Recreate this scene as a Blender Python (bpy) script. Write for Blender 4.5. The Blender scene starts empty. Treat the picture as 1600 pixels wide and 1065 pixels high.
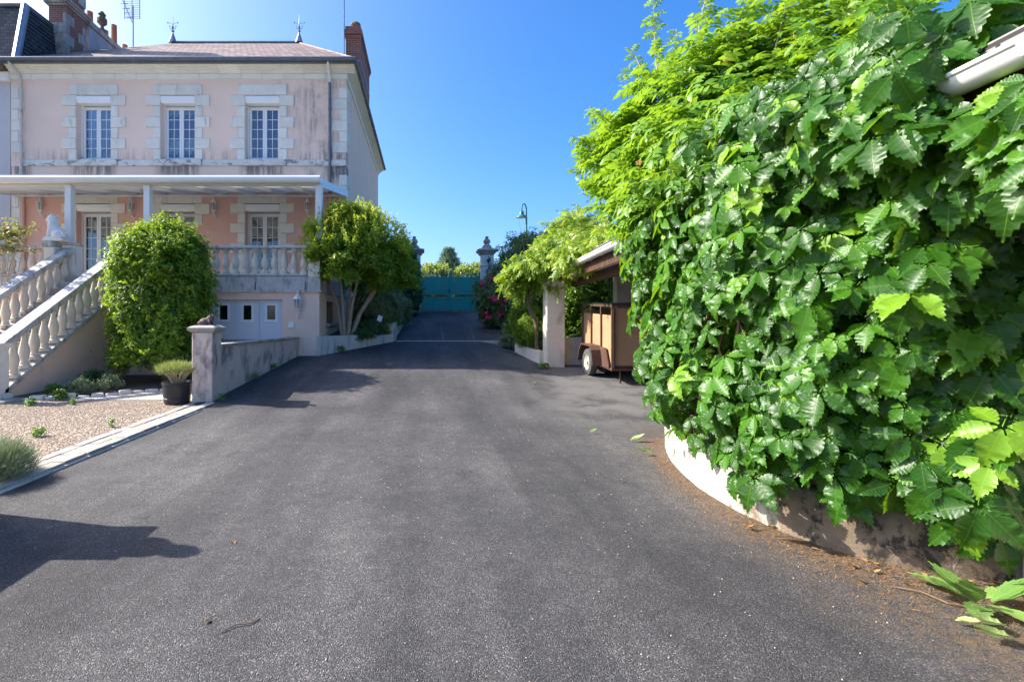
import bpy, math, random
import numpy as np
from mathutils import Vector, Matrix
random.seed(7); rng = np.random.default_rng(11)
R = math.radians; PI = math.pi
scene = bpy.context.scene
COL = scene.collection

# ------------------------------------------------------------ camera, sky, sun, exposure
EYE = 1.55; FPX = 760.0; PX0 = 665.0; PY0 = 498.0
cam = bpy.data.cameras.new('camera'); cam_ob = bpy.data.objects.new('camera', cam); COL.objects.link(cam_ob)
cam_ob.location = (0, 0, EYE); cam_ob.rotation_euler = (R(90), 0, 0)
cam.sensor_width = 36; cam.lens = FPX * 36 / 1600
cam.shift_x = (800 - PX0) / 1600; cam.shift_y = -(532.5 - PY0) / 1600
cam.clip_start = .05; cam.clip_end = 2000
scene.camera = cam_ob
LIGHT = Vector((1.27, -0.28, -1.0)).normalized()          # the way the sunlight travels
SUN_EL = math.asin(-LIGHT.z); SUN_AZ = math.atan2(-LIGHT.x, -LIGHT.y)   # from +Y towards +X
world = bpy.data.worlds.new('World'); scene.world = world; world.use_nodes = True
wn = world.node_tree; wn.nodes.clear()
wo = wn.nodes.new('ShaderNodeOutputWorld'); wb = wn.nodes.new('ShaderNodeBackground'); ws = wn.nodes.new('ShaderNodeTexSky')
ws.sky_type = 'NISHITA'; ws.sun_disc = False; ws.sun_elevation = SUN_EL; ws.sun_rotation = SUN_AZ
ws.altitude = 0; ws.air_density = 0.8; ws.dust_density = 2.9; ws.ozone_density = 4.5
wh = wn.nodes.new('ShaderNodeHueSaturation'); wh.inputs['Saturation'].default_value = 1.32; wh.inputs['Hue'].default_value = .503
wn.links.new(ws.outputs[0], wh.inputs['Color']); wn.links.new(wh.outputs[0], wb.inputs[0]); wn.links.new(wb.outputs[0], wo.inputs[0])
wb.inputs[1].default_value = 0.088
sun = bpy.data.lights.new('sun', 'SUN'); sun.energy = 2.65; sun.angle = R(.53); sun.color = (1, .94, .84)
sun_ob = bpy.data.objects.new('sun', sun); COL.objects.link(sun_ob); sun_ob.location = (-20, 5, 20)
sun_ob.rotation_euler = LIGHT.to_track_quat('-Z', 'Y').to_euler()
scene.view_settings.view_transform = 'Standard'; scene.view_settings.look = 'None'
scene.view_settings.gamma = 1; scene.view_settings.use_curve_mapping = False
scene.view_settings.exposure = 2.1
scene.render.engine = 'CYCLES'
scene.cycles.max_bounces = 8; scene.cycles.transparent_max_bounces = 16; scene.cycles.use_denoising = True

def U(px, Y): return (px - PX0) / FPX * Y                  # metres right of the camera axis at depth Y
def W(py, Y): return EYE + (PY0 - py) / FPX * Y            # height at depth Y

# ------------------------------------------------------------ mesh builder
class MB:
    def __init__(s): s.v = []; s.f = []
    def add(s, vs, fs):
        o = len(s.v); s.v += [tuple(p) for p in vs]; s.f += [tuple(i + o for i in f) for f in fs]; return s
    def box(s, x0, x1, y0, y1, z0, z1):
        return s.add([(x0,y0,z0),(x1,y0,z0),(x1,y1,z0),(x0,y1,z0),(x0,y0,z1),(x1,y0,z1),(x1,y1,z1),(x0,y1,z1)],
              [(0,3,2,1),(4,5,6,7),(0,1,5,4),(1,2,6,5),(2,3,7,6),(3,0,4,7)])
    def cbox(s, x0, x1, y0, y1, z0, z1, c=.01):                # box with chamfered edges
        vs = []; idx = {}
        xs = (x0, x1); ys = (y0, y1); zs = (z0, z1)
        for i in (0,1):
            for j in (0,1):
                for k in (0,1):
                    a, b, d = (1-2*i)*c, (1-2*j)*c, (1-2*k)*c
                    for ax, p in enumerate(((xs[i], ys[j]+b, zs[k]+d), (xs[i]+a, ys[j], zs[k]+d), (xs[i]+a, ys[j]+b, zs[k]))):
                        idx[i,j,k,ax] = len(vs); vs.append(p)
        fs = []
        for i in (0,1):
            q = [idx[i,0,0,0], idx[i,1,0,0], idx[i,1,1,0], idx[i,0,1,0]]; fs.append(q if i else q[::-1])
            q = [idx[0,i,0,1], idx[0,i,1,1], idx[1,i,1,1], idx[1,i,0,1]]; fs.append(q if i else q[::-1])
            q = [idx[0,0,i,2], idx[1,0,i,2], idx[1,1,i,2], idx[0,1,i,2]]; fs.append(q if i else q[::-1])
        for i in (0,1):
            for j in (0,1):
                q = [idx[i,j,0,0], idx[i,j,1,0], idx[i,j,1,1], idx[i,j,0,1]]; fs.append(q if (i+j)%2 else q[::-1])
                q = [idx[i,0,j,0], idx[i,0,j,2], idx[i,1,j,2], idx[i,1,j,0]]; fs.append(q if (i+j)%2 else q[::-1])
                q = [idx[0,i,j,1], idx[1,i,j,1], idx[1,i,j,2], idx[0,i,j,2]]; fs.append(q if (i+j)%2 else q[::-1])
        for i in (0,1):
            for j in (0,1):
                for k in (0,1):
                    q = [idx[i,j,k,0], idx[i,j,k,1], idx[i,j,k,2]]; fs.append(q if (i+j+k)%2 else q[::-1])
        return s.add(vs, fs)
    def tube(s, pts, rad, n=8, cap=True):
        pts = [Vector(p) for p in pts]; m = len(pts)
        if not hasattr(rad, '__len__'): rad = [rad]*m
        t0 = (pts[1]-pts[0]).normalized(); u = t0.orthogonal().normalized(); vs = []
        for i, p in enumerate(pts):
            t = (pts[min(i+1,m-1)]-pts[max(i-1,0)])
            t = t.normalized() if t.length > 1e-9 else t0
            u = (u - t*u.dot(t)); u = u.normalized() if u.length > 1e-6 else t.orthogonal().normalized()
            w = t.cross(u)
            for k in range(n):
                a = 2*PI*k/n; vs.append(p + (u*math.cos(a) + w*math.sin(a))*rad[i])
        fs = [(i*n+k, i*n+(k+1)%n, (i+1)*n+(k+1)%n, (i+1)*n+k) for i in range(m-1) for k in range(n)]
        if cap: fs += [tuple(range(n))[::-1], tuple((m-1)*n+k for k in range(n))]
        return s.add(vs, fs)
    def lathe(s, prof, c=(0,0,0), n=16, sq=False):             # prof: (radius, z); sq = square section
        vs = []; m = len(prof)
        for r, z in prof:
            for k in range(n):
                a = 2*PI*(k+.5)/n; q = r
                if sq: q = r/max(abs(math.cos(a)), abs(math.sin(a)))
                vs.append((c[0]+q*math.cos(a), c[1]+q*math.sin(a), c[2]+z))
        fs = [(i*n+k, i*n+(k+1)%n, (i+1)*n+(k+1)%n, (i+1)*n+k) for i in range(m-1) for k in range(n)]
        fs += [tuple(range(n))[::-1], tuple((m-1)*n+k for k in range(n))]
        return s.add(vs, fs)
    def prism(s, poly, a, b, ax='x'):                          # polygon extruded along an axis
        n = len(poly)
        def P(q, t): return {'x': (t,q[0],q[1]), 'y': (q[0],t,q[1]), 'z': (q[0],q[1],t)}[ax]
        vs = [P(q,a) for q in poly] + [P(q,b) for q in poly]
        fs = [tuple(range(n))[::-1], tuple(range(n,2*n))] + [(i,(i+1)%n,n+(i+1)%n,n+i) for i in range(n)]
        return s.add(vs, fs)
    def sphere(s, c, r, n=12, m=8):
        if not hasattr(r,'__len__'): r = (r,r,r)
        prof = [(math.sin(PI*i/m), -math.cos(PI*i/m)) for i in range(m+1)]
        vs = [(c[0],c[1],c[2]-r[2])] + [(c[0]+r[0]*p*math.cos(2*PI*k/n), c[1]+r[1]*p*math.sin(2*PI*k/n), c[2]+r[2]*z) for p,z in prof[1:-1] for k in range(n)] + [(c[0],c[1],c[2]+r[2])]
        fs = [(0,1+(k+1)%n,1+k) for k in range(n)]
        fs += [(1+i*n+k,1+i*n+(k+1)%n,1+(i+1)*n+(k+1)%n,1+(i+1)*n+k) for i in range(m-2) for k in range(n)]
        b = 1+(m-2)*n; fs += [(b+k,b+(k+1)%n,len(vs)-1) for k in range(n)]
        return s.add(vs, fs)
    def mesh(s, name, mat, smooth=False):
        me = bpy.data.meshes.new(name); me.from_pydata(s.v, [], s.f); me.update()
        import bmesh
        b = bmesh.new(); b.from_mesh(me); bmesh.ops.recalc_face_normals(b, faces=b.faces); b.to_mesh(me); b.free()
        me.materials.append(mat)
        if smooth:
            me.polygons.foreach_set('use_smooth', [True]*len(me.polygons)); me.set_sharp_from_angle(angle=R(smooth if smooth is not True else 40))
        return me
    def build(s, name, mat, parent=None, smooth=False, **props):
        return link(name, s.mesh(name, mat, smooth), parent, **props)

def link(name, me, parent=None, matrix=None, **props):
    o = bpy.data.objects.new(name, me); COL.objects.link(o)
    if matrix is not None: o.matrix_basis = matrix
    if parent is not None:
        o.parent = parent
        o.matrix_parent_inverse = WM[parent.name].inverted()
        WM[o.name] = WM[parent.name] @ o.matrix_parent_inverse @ o.matrix_basis
    else: WM[o.name] = o.matrix_basis.copy()
    for k, v in props.items(): o[k] = v
    return o
WM = {}
def thing(name, loc, label, cat, group=None):
    o = bpy.data.objects.new(name, None); COL.objects.link(o); o.location = loc; o.empty_display_size = .2
    WM[o.name] = Matrix.Translation(loc); o['label'] = label; o['category'] = cat
    if group: o['group'] = group
    return o
def T(x, y, z, rz=0, s=1, rx=0, ry=0):
    S = Matrix.Diagonal((s,s,s,1)) if not hasattr(s,'__len__') else Matrix.Diagonal((*s,1))
    return Matrix.Translation((x,y,z)) @ Matrix.Rotation(rz,4,'Z') @ Matrix.Rotation(ry,4,'Y') @ Matrix.Rotation(rx,4,'X') @ S
def npmesh(name, V, F, mat, uv=None, rnd=None, smooth=True):
    me = bpy.data.meshes.new(name); V = np.asarray(V, np.float32); F = np.asarray(F, np.int32)
    me.vertices.add(len(V)); me.vertices.foreach_set('co', V.ravel())
    k = F.shape[1]; me.loops.add(F.size); me.loops.foreach_set('vertex_index', F.ravel())
    me.polygons.add(len(F)); me.polygons.foreach_set('loop_start', np.arange(0, F.size, k, dtype=np.int32))
    if smooth: me.polygons.foreach_set('use_smooth', np.ones(len(F), bool))
    if uv is not None:
        l = me.uv_layers.new(name='UVMap'); l.data.foreach_set('uv', np.asarray(uv, np.float32)[F.ravel()].ravel())
    if rnd is not None:
        a = me.attributes.new('rnd', 'FLOAT', 'POINT'); a.data.foreach_set('value', np.asarray(rnd, np.float32))
    me.update(calc_edges=True); me.validate(); me.materials.append(mat); return me

# ------------------------------------------------------------ materials
class NT:
    def __init__(s, name):
        s.m = bpy.data.materials.new(name); s.m.use_nodes = True; s.t = s.m.node_tree; s.t.nodes.clear()
        s.out = s.t.nodes.new('ShaderNodeOutputMaterial')
    def n(s, typ, ins=None, out=0, **props):
        nd = s.t.nodes.new('ShaderNode'+typ)
        for k, v in props.items(): setattr(nd, k, v)
        for k, v in (ins or {}).items():
            if isinstance(v, bpy.types.NodeSocket): s.t.links.new(v, nd.inputs[k])
            else:
                if isinstance(v, (tuple,list)) and len(v) == 3 and nd.inputs[k].type == 'RGBA': v = (*v,1)
                nd.inputs[k].default_value = v
        return nd.outputs[out]
    def ramp(s, fac, stops, interp='LINEAR'):
        nd = s.t.nodes.new('ShaderNodeValToRGB'); s.t.links.new(fac, nd.inputs[0]); e = nd.color_ramp; e.interpolation = interp
        while len(e.elements) < len(stops): e.elements.new(.5)
        for el, (p, c) in zip(e.elements, stops):
            el.position = p; el.color = (*c,1) if hasattr(c,'__len__') else (c,c,c,1)
        return nd.outputs[0]
    def pos(s): return s.n('NewGeometry')
    def map(s, vec, scale): return s.n('VectorMath', {0: vec, 1: scale}, operation='MULTIPLY')
    def noise(s, vec, scale, detail=4, rough=.55, dist=0): return s.n('TexNoise', {'Vector': vec, 'Scale': scale, 'Detail': detail, 'Roughness': rough, 'Distortion': dist})
    def mix(s, fac, a, b, blend='MIX'): return s.n('Mix', {0: fac, 6: a, 7: b}, out=2, data_type='RGBA', blend_type=blend)
    def math(s, op, a, b=0.0, clamp=False): return s.n('Math', {0: a, 1: b}, operation=op, use_clamp=clamp)
    def rng(s, v, a, b, c=0.0, d=1.0): return s.n('MapRange', {0: v, 1: a, 2: b, 3: c, 4: d}, interpolation_type='SMOOTHSTEP')
    def bump(s, h, strength, dist=.01, normal=None):
        i = {'Strength': strength, 'Distance': dist, 'Height': h}
        if normal is not None: i['Normal'] = normal
        return s.n('Bump', i)
    def finish(s, color, rough=.8, normal=None, metal=0.0, spec=.5, extra=None):
        i = {'Base Color': color, 'Roughness': rough, 'Metallic': metal, 'Specular IOR Level': spec}
        if normal is not None: i['Normal'] = normal
        i.update(extra or {})
        b = s.n('BsdfPrincipled', i); s.t.links.new(b, s.out.inputs[0]); return s.m

def mk(name, c0, c1, scale=3, rough=.85, bump=.25, bscale=60, objrand=.0, stain=None, metal=0.0, spec=.4, dist=.004, coarse=0):
    t = NT(name); p = t.pos()
    col = t.mix(t.ramp(t.noise(p, scale, 6, .6), [(.3,0.0),(.7,1.0)]), c0, c1)
    fine = t.noise(p, bscale, 5, .65)
    col = t.mix(.35, col, t.ramp(fine, [(.25,.35),(.75,.65)]), 'SOFT_LIGHT')
    for st in (stain or []):                                   # weathering: (colour, scale xyz, from, to, amount)
        sc, lo, hi, am = st[1:5]
        nz = t.noise(t.map(p, sc), 1.0, 6, .65, .4)
        col = t.mix(t.math('MULTIPLY', t.rng(nz, lo, hi), am), col, st[0])
    if objrand:
        r = t.n('ObjectInfo', out=5)
        col = t.mix(1.0, col, t.ramp(r, [(0,1-objrand),(1,1.0)]), 'MULTIPLY')
    h = fine
    nrm = t.bump(h, bump, dist)
    if coarse: nrm = t.bump(t.noise(p, coarse, 3), .5, .02, nrm)
    return t.finish(col, rough, nrm, metal, spec)
G = (.10,.095,.09)
SOOT = (.05,.05,.055)
m_stone = mk('pale limestone', (.82,.77,.68), (.70,.66,.58), 2.5, .85, .35, 40, .12, [(SOOT,(5,5,1.1),.56,.74,.45), ((.42,.36,.26),(2,2,2),.55,.75,.3)])
m_stone_w = mk('cornice limestone', (.86,.81,.71), (.77,.72,.62), 2, .85, .3, 40, .10, [((.50,.40,.24),(.8,.8,3),.62,.74,.5), (SOOT,(3,3,1),.64,.8,.3)])
m_stone_s = mk('sooty string course', (.78,.73,.65), (.62,.58,.52), 2.5, .9, .4, 40, .1, [((.03,.03,.034),(3,3,5),.50,.66,.7)])
m_stone_d = mk('weathered stone', (.50,.46,.40), (.30,.28,.25), 3, .9, .5, 35, .15, [(SOOT,(4,4,1.6),.5,.7,.6)])
m_bal = mk('cast stone baluster', (.72,.64,.53), (.62,.55,.45), 4, .85, .35, 50, .1, [((.24,.23,.22),(6,6,1.5),.56,.75,.5)])
m_rail = mk('lichened stone rail', (.56,.53,.49), (.42,.40,.38), 5, .9, .5, 45, .0, [((.10,.10,.10),(9,9,3),.48,.66,.6)])
m_plaster = mk('pale pink render', (.93,.63,.47), (.88,.58,.43), .8, .9, .3, 80, 0, [((.34,.28,.26),(1.6,1.6,.35),.55,.78,.5)])
m_salmon = mk('salmon render', (.76,.45,.37), (.70,.41,.34), .8, .9, .3, 80, 0)
m_base = mk('beige pink render', (.88,.63,.49), (.80,.57,.44), 1.2, .92, .35, 70, 0, [((.26,.23,.21),(2.4,2.4,.7),.57,.76,.55)])
m_gwall = mk('stained garden wall render', (.72,.56,.46), (.60,.48,.40), 2.2, .92, .6, 50, 0, [((.12,.11,.105),(3.2,3.2,1.7),.46,.68,.8), ((.52,.44,.28),(3,3,2),.6,.72,.5)], coarse=9)
m_conc = mk('concrete wall', (.66,.62,.55), (.54,.51,.46), 2, .92, .5, 45, 0, [((.13,.13,.12),(6,6,.8),.5,.72,.7)], coarse=8)
m_beige = mk('beige render', (.74,.65,.53), (.67,.58,.47), 1.5, .92, .4, 60, 0, [((.24,.19,.15),(2.5,2.5,1),.56,.75,.55)])
m_planter = mk('flaking white painted wall', (.62,.58,.50), (.50,.46,.39), 3, .85, .5, 40, 0, [((.20,.15,.10),(2.6,2.6,3.0),.50,.66,.9), ((.05,.045,.04),(4,4,5),.54,.68,.85)], coarse=14)
m_white = mk('white lacquered metal', (.74,.735,.72), (.68,.675,.66), 2, .4, .05, 60, 0, [((.42,.40,.36),(3,3,3),.60,.78,.35)])
m_white_w = mk('weathered white paint', (.76,.75,.72), (.68,.67,.64), 3, .5, .1, 60, .04, [((.34,.32,.28),(3,3,3),.62,.8,.35)])
m_pvc = mk('white window plastic', (.82,.82,.81), (.79,.79,.78), 2, .4, .02, 60, .02)
m_zinc = mk('zinc', (.17,.19,.22), (.12,.13,.15), 4, .5, .1, 60, .05, metal=.5)
m_zincl = mk('light zinc', (.32,.36,.42), (.24,.27,.32), 4, .5, .1, 60, .05, metal=.4)
m_iron = mk('dark iron', (.03,.03,.032), (.045,.04,.038), 8, .6, .2, 60, .0)
m_terra = mk('terracotta', (.52,.20,.10), (.42,.16,.09), 5, .85, .3, 50, .15)
m_soil = mk('dry planting soil', (.16,.11,.075), (.09,.065,.045), 6, .95, .8, 30, 0, coarse=12, dist=.02)
m_ground = mk('rough ground', (.10,.10,.055), (.07,.075,.04), .6, .95, .6, 20, 0)
m_bark = mk('smooth tan bark', (.50,.37,.26), (.34,.25,.17), 6, .8, .4, 40, .1)
m_twig = mk('brown twigs', (.20,.14,.09), (.13,.09,.06), 9, .85, .4, 50, .1)
m_redstem = mk('reddish vine stems', (.24,.10,.06), (.17,.10,.06), 9, .7, .3, 50, .1)
m_brownwood = mk('brown stained boards', (.105,.050,.032), (.075,.036,.024), 5, .6, .3, 40, .25)
m_rust = mk('brown painted steel', (.115,.062,.044), (.08,.044,.032), 6, .5, .15, 50, .05, [((.24,.11,.05),(6,6,6),.6,.75,.5)])
m_ply = mk('tan plywood', (.42,.25,.135), (.35,.205,.11), 2.5, .7, .2, 60, .06, [((.24,.14,.08),(4,4,1.2),.6,.78,.35)])
m_black = mk('black plastic', (.02,.021,.024), (.03,.03,.034), 6, .45, .2, 60, 0)
m_rubber = mk('grey tyre rubber', (.05,.05,.053), (.09,.09,.09), 6, .85, .4, 60, 0)
m_rim = mk('cream wheel rim', (.55,.50,.40), (.42,.37,.29), 8, .5, .2, 60, 0)
m_dark = mk('dark interior', (.016,.015,.014), (.022,.02,.018), 2, .9, .1, 60, 0)
m_teal = mk('teal painted gate', (.004,.36,.31), (.004,.32,.275), 2, .45, .1, 60, .05)
m_green = mk('green lamp post paint', (.02,.20,.15), (.015,.16,.12), 3, .4, .1, 60, .0)
m_cedar_roof = None
m_kerb = mk('pale kerb setts', (.52,.47,.39), (.38,.345,.29), 7, .85, .6, 40, .28, [((.28,.26,.22),(9,9,9),.55,.72,.5)], coarse=30)
m_garage = mk('pale garage door', (.66,.70,.76), (.63,.67,.73), 2, .45, .05, 60, .02)
m_curtain = mk('white lace curtain', (.75,.75,.78), (.62,.62,.68), 9, .95, .2, 60, .05)
m_lilac = mk('lilac curtain', (.42,.25,.42), (.30,.18,.34), 4, .95, .2, 60, .05)
m_rosecurt = mk('patterned rose curtain', (.55,.42,.46), (.34,.25,.33), 14, .95, .2, 60, .05)
m_lion = mk('white painted statue', (.78,.77,.74), (.66,.64,.60), 6, .7, .4, 50, 0, [((.34,.32,.29),(9,9,6),.58,.75,.5)])
m_frog = mk('brown weathered statue', (.20,.13,.11), (.12,.085,.075), 14, .85, .6, 50, 0)
m_sign = mk('white plant label', (.80,.82,.86), (.78,.80,.84), 2, .5, .02, 50, 0)
m_pebble = mk('tan and cream pebbles', (.58,.47,.36), (.34,.265,.20), 45, .85, .3, 90, 0)
m_debris = mk('dry brown litter', (.36,.20,.09), (.20,.11,.05), 30, .95, .3, 60, 0)
m_straw = mk('straw stems', (.55,.46,.32), (.42,.34,.22), 12, .9, .3, 60, .2)

def planter_mat():
    t = NT('flaking white paint over moss with painted shade'); p = t.pos(); Y = t.n('SeparateXYZ', {0: p}).node.outputs[1]
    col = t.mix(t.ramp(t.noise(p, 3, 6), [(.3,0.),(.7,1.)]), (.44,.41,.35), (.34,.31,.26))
    fl = t.rng(t.math('ADD', t.noise(p, 3.4, 7, .7), t.rng(Y, 4.3, 3.2, 0., .20)), .52, .66)  # mossy flaked patches, widened at the near end to paint in leaf shade
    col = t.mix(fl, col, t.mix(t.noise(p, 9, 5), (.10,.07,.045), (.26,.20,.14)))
    bl = t.rng(t.math('ADD', t.noise(t.map(p,(5,5,4)), 1.0, 7, .75), t.rng(Y, 3.7, 3.0, 0., .09)), .56, .66)  # black moss blotches, denser at the near end, also colouring in that shade
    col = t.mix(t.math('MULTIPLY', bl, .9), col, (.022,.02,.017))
    return t.finish(col, .9, t.bump(t.math('ADD', t.noise(p, 30, 6, .7), fl), .6, .01), spec=.3)
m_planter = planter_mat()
def glass_mat():
    t = NT('window glass')
    fr = t.n('Fresnel', {'IOR': 1.55}); f = t.math('ADD', fr, .03)
    b = t.n('MixShader', {0: f, 1: t.n('BsdfTransparent', {'Color': (.80,.87,.90)}), 2: t.n('BsdfGlossy', {'Color': (1,1,1), 'Roughness': .01})})
    t.t.links.new(b, t.out.inputs[0]); return t.m
m_glass = glass_mat()
def panel_mat():
    t = NT('translucent white roof sheet'); b = t.n('BsdfPrincipled', {'Base Color': (.80,.80,.79,1), 'Roughness': .5}); tr = t.n('BsdfTranslucent', {'Color': (.80,.80,.78,1)})
    s = t.n('MixShader', {0: .45, 1: b, 2: tr}); t.t.links.new(s, t.out.inputs[0]); return t.m
m_panel = panel_mat()
def frost_mat():
    t = NT('lantern glass'); return t.finish((.55,.58,.6), .25, spec=.6, extra={'Transmission Weight': .6, 'IOR': 1.2})
m_frost = frost_mat()
def plaster_upper():
    t = NT('faded pink render with soot runs'); p = t.pos()
    xyz = t.n('SeparateXYZ', {0: p}).node; X, Z = xyz.outputs[0], xyz.outputs[2]
    col = t.mix(t.ramp(t.noise(p, .7, 5), [(.35,0.),(.65,1.)]), (.85,.63,.51), (.79,.58,.465))
    fine = t.noise(p, 90, 4)
    run = t.noise(t.map(p, (7,7,.5)), 1.0, 6, .7)             # vertical soot runs
    blot = t.noise(p, 1.6, 6, .7)
    right = t.rng(X, -6.2, -3.4)                               # the weathered bay beside the downpipe
    m1 = t.math('MULTIPLY', t.math('MULTIPLY', t.rng(run, .36, .68), t.rng(blot, .36, .62)), right)
    # runs beneath the sills
    per = t.math('ABSOLUTE', t.math('SUBTRACT', t.math('PINGPONG', t.math('ADD', X, 11.8-3.0+30.0), 1.5), 0.0))
    near = t.math('SUBTRACT', 1.0, t.rng(per, .5, .95))
    zz = t.math('MULTIPLY', t.rng(Z, 6.2, 6.9), t.math('SUBTRACT', 1.0, t.rng(Z, 6.96, 7.0)))
    m2 = t.math('MULTIPLY', t.math('MULTIPLY', near, zz), t.rng(run, .34, .56))
    m3 = t.math('MULTIPLY', t.math('MULTIPLY', t.math('SUBTRACT', 1.0, t.rng(Z, 7.15, 7.75)), t.rng(Z, 7.1, 7.2)), t.rng(run, .4, .7))
    fac = t.math('ADD', t.math('MULTIPLY', m1, .75), t.math('ADD', t.math('MULTIPLY', m2, .8), t.math('MULTIPLY', m3, .6)), True)
    col = t.mix(fac, col, (.12,.115,.12))
    return t.finish(col, .9, t.bump(fine, .3, .004), spec=.3)
m_plaster_up = plaster_upper()

def asphalt():
    t = NT('worn asphalt'); p = t.pos()
    xyz = t.n('SeparateXYZ', {0: p}).node; X, Y = xyz.outputs[0], xyz.outputs[1]
    v = t.n('TexVoronoi', {'Vector': p, 'Scale': 185.0, 'Randomness': 1.0}).node
    cell = t.n('SeparateColor', {0: v.outputs['Color']})
    grain = t.ramp(cell, [(0,(.024,.0228,.0235)),(.45,(.048,.0458,.047)),(.78,(.080,.076,.077)),(.93,(.118,.112,.110)),(.99,(.22,.205,.19))])
    big = t.noise(p, .55, 5, .6, .3); mid = t.noise(p, 7, 5, .65)
    col = t.mix(1.0, grain, t.ramp(big, [(.30,(.58,.58,.61)),(.5,(.98,.98,.99)),(.68,(1.42,1.40,1.38))]), 'MULTIPLY')
    col = t.mix(1.0, col, t.ramp(mid, [(.3,.75),(.7,1.2)]), 'MULTIPLY')
    # tyre-polished lanes, oil spots, hairline cracks
    lane = t.noise(t.map(p, (1.5,.16,1.0)), 1.0, 4, .55)
    col = t.mix(1.0, col, t.ramp(lane, [(.36,(.68,.68,.70)),(.64,(1.30,1.29,1.28))]), 'MULTIPLY')
    oil = t.rng(t.noise(p, 1.1, 3, .5), .66, .74)
    col = t.mix(t.math('MULTIPLY', oil, .45), col, (.018,.017,.018))
    ck = t.n('TexVoronoi', {'Vector': t.n('VectorMath', {0: p, 1: t.n('TexNoise', {'Vector': p, 'Scale': 1.7, 'Detail': 4.0}, out=1)}, operation='ADD'), 'Scale': .33}, feature='DISTANCE_TO_EDGE')
    crack = t.math('MULTIPLY', t.math('SUBTRACT', 1.0, t.rng(ck, .0008, .0028)), t.rng(t.noise(p, .6, 2), .45, .6))
    col = t.mix(t.math('MULTIPLY', crack, .6), col, (.012,.012,.012))
    # paler worn lane towards the carport
    pale = t.math('MULTIPLY', t.rng(X, 1.2, 3.2), t.rng(Y, 5.5, 8.5))
    col = t.mix(t.math('MULTIPLY', pale, t.rng(t.noise(p, 1.5, 4), .3, .6)), col, t.mix(cell, (.10,.097,.095), (.19,.18,.175)))
    # brown moss and rotted litter along the planter foot
    d = t.math('SUBTRACT', X, t.math('ADD', 1.55, t.math('MULTIPLY', t.math('ABSOLUTE', t.math('SUBTRACT', Y, 3.6)), .25)))
    moss = t.math('MULTIPLY', t.rng(t.math('ADD', d, t.math('MULTIPLY', t.noise(p, 2.2, 5, .65), 1.1)), .72, 1.8), t.rng(t.noise(p, 16, 5, .7), .38, .62))
    moss = t.math('MULTIPLY', moss, t.math('SUBTRACT', 1.0, t.rng(Y, 6.2, 7.6)))
    col = t.mix(t.math('MULTIPLY', moss, .85), col, t.mix(cell, (.10,.06,.028), (.19,.12,.055)))
    h = t.math('MULTIPLY', v.outputs['Distance'], -1.0)
    nrm = t.bump(h, .8, .008)
    nrm = t.bump(t.noise(p, 3, 4), .25, .05, nrm)
    return t.finish(col, .78, nrm, spec=.45)
m_asph = asphalt()
def gravel():
    t = NT('pink gravel'); p = t.pos()
    v = t.n('TexVoronoi', {'Vector': p, 'Scale': 60.0}).node
    cell = t.n('SeparateColor', {0: v.outputs['Color']})
    col = t.ramp(cell, [(0,(.18,.135,.10)),(.35,(.35,.265,.20)),(.7,(.50,.395,.30)),(1,(.64,.54,.43))])
    col = t.mix(t.math('MULTIPLY', t.rng(t.noise(p, 1.7, 5, .65), .5, .68), .6), col, (.24,.13,.06))
    nrm = t.bump(t.math('MULTIPLY', v.outputs['Distance'], -1.0), 1.0, .02)
    return t.finish(col, .9, nrm, spec=.3)
m_gravel = gravel()
def slate(name, stops, sx, sz, lichen, side=False):
    t = NT(name); p = t.pos()
    xyz = t.n('SeparateXYZ', {0: p}).node
    vec = t.n('CombineXYZ', {0: t.math('ADD', xyz.outputs[0], xyz.outputs[1]), 1: xyz.outputs[2], 2: 0.0})
    b = t.n('TexBrick', {'Vector': vec, 'Scale': 1.0, 'Brick Width': sx, 'Row Height': sz, 'Mortar Size': .012, 'Color1': (0,0,0), 'Color2': (1,1,1), 'Mortar': (.2,.2,.2), 'Bias': 0.0}).node
    c = t.n('SeparateColor', {0: b.outputs[0]})
    col = t.ramp(t.math('ADD', t.math('MULTIPLY', c, .6), t.math('MULTIPLY', t.noise(p, 1.3, 6, .7), .5)), stops)
    col = t.mix(t.math('MULTIPLY', t.rng(t.noise(t.map(p,(1.2,1.2,4)), 1.0, 6, .7), .5, .66), .6), col, lichen)
    col = t.mix(b.outputs[1], col, (.02,.02,.02))
    return t.finish(col, .7, t.bump(t.math('ADD', c, t.math('MULTIPLY', b.outputs[1], -2.0)), .5, .02), spec=.4)
m_slate_h = slate('mottled brown slates', [(.15,(.12,.085,.075)),(.5,(.27,.18,.15)),(.85,(.38,.27,.22))], .24, .13, (.22,.19,.15))
m_slate_n = slate('dark blue slates', [(.15,(.022,.024,.028)),(.5,(.045,.048,.055)),(.85,(.08,.085,.095))], .22, .14, (.13,.11,.08))
m_tile = slate('grey roof tiles', [(.15,(.16,.15,.15)),(.5,(.24,.22,.21)),(.85,(.32,.29,.27))], .3, .16, (.22,.20,.14))
def brick():
    t = NT('red brick'); p = t.pos(); xyz = t.n('SeparateXYZ', {0: p}).node
    vec = t.n('CombineXYZ', {0: t.math('ADD', xyz.outputs[0], xyz.outputs[1]), 1: xyz.outputs[2], 2: 0.0})
    b = t.n('TexBrick', {'Vector': vec, 'Scale': 1.0, 'Brick Width': .23, 'Row Height': .075, 'Mortar Size': .009, 'Color1': (.34,.10,.06), 'Color2': (.21,.065,.045), 'Mortar': (.36,.28,.23)}).node
    col = t.mix(t.math('MULTIPLY', t.rng(t.noise(t.map(p,(3,3,.8)), 1.0, 6, .7), .5, .72), .6), b.outputs[0], (.06,.045,.045))
    return t.finish(col, .9, t.bump(t.math('MULTIPLY', b.outputs[1], -1.0), .6, .01), spec=.3)
m_brick = brick()

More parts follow.
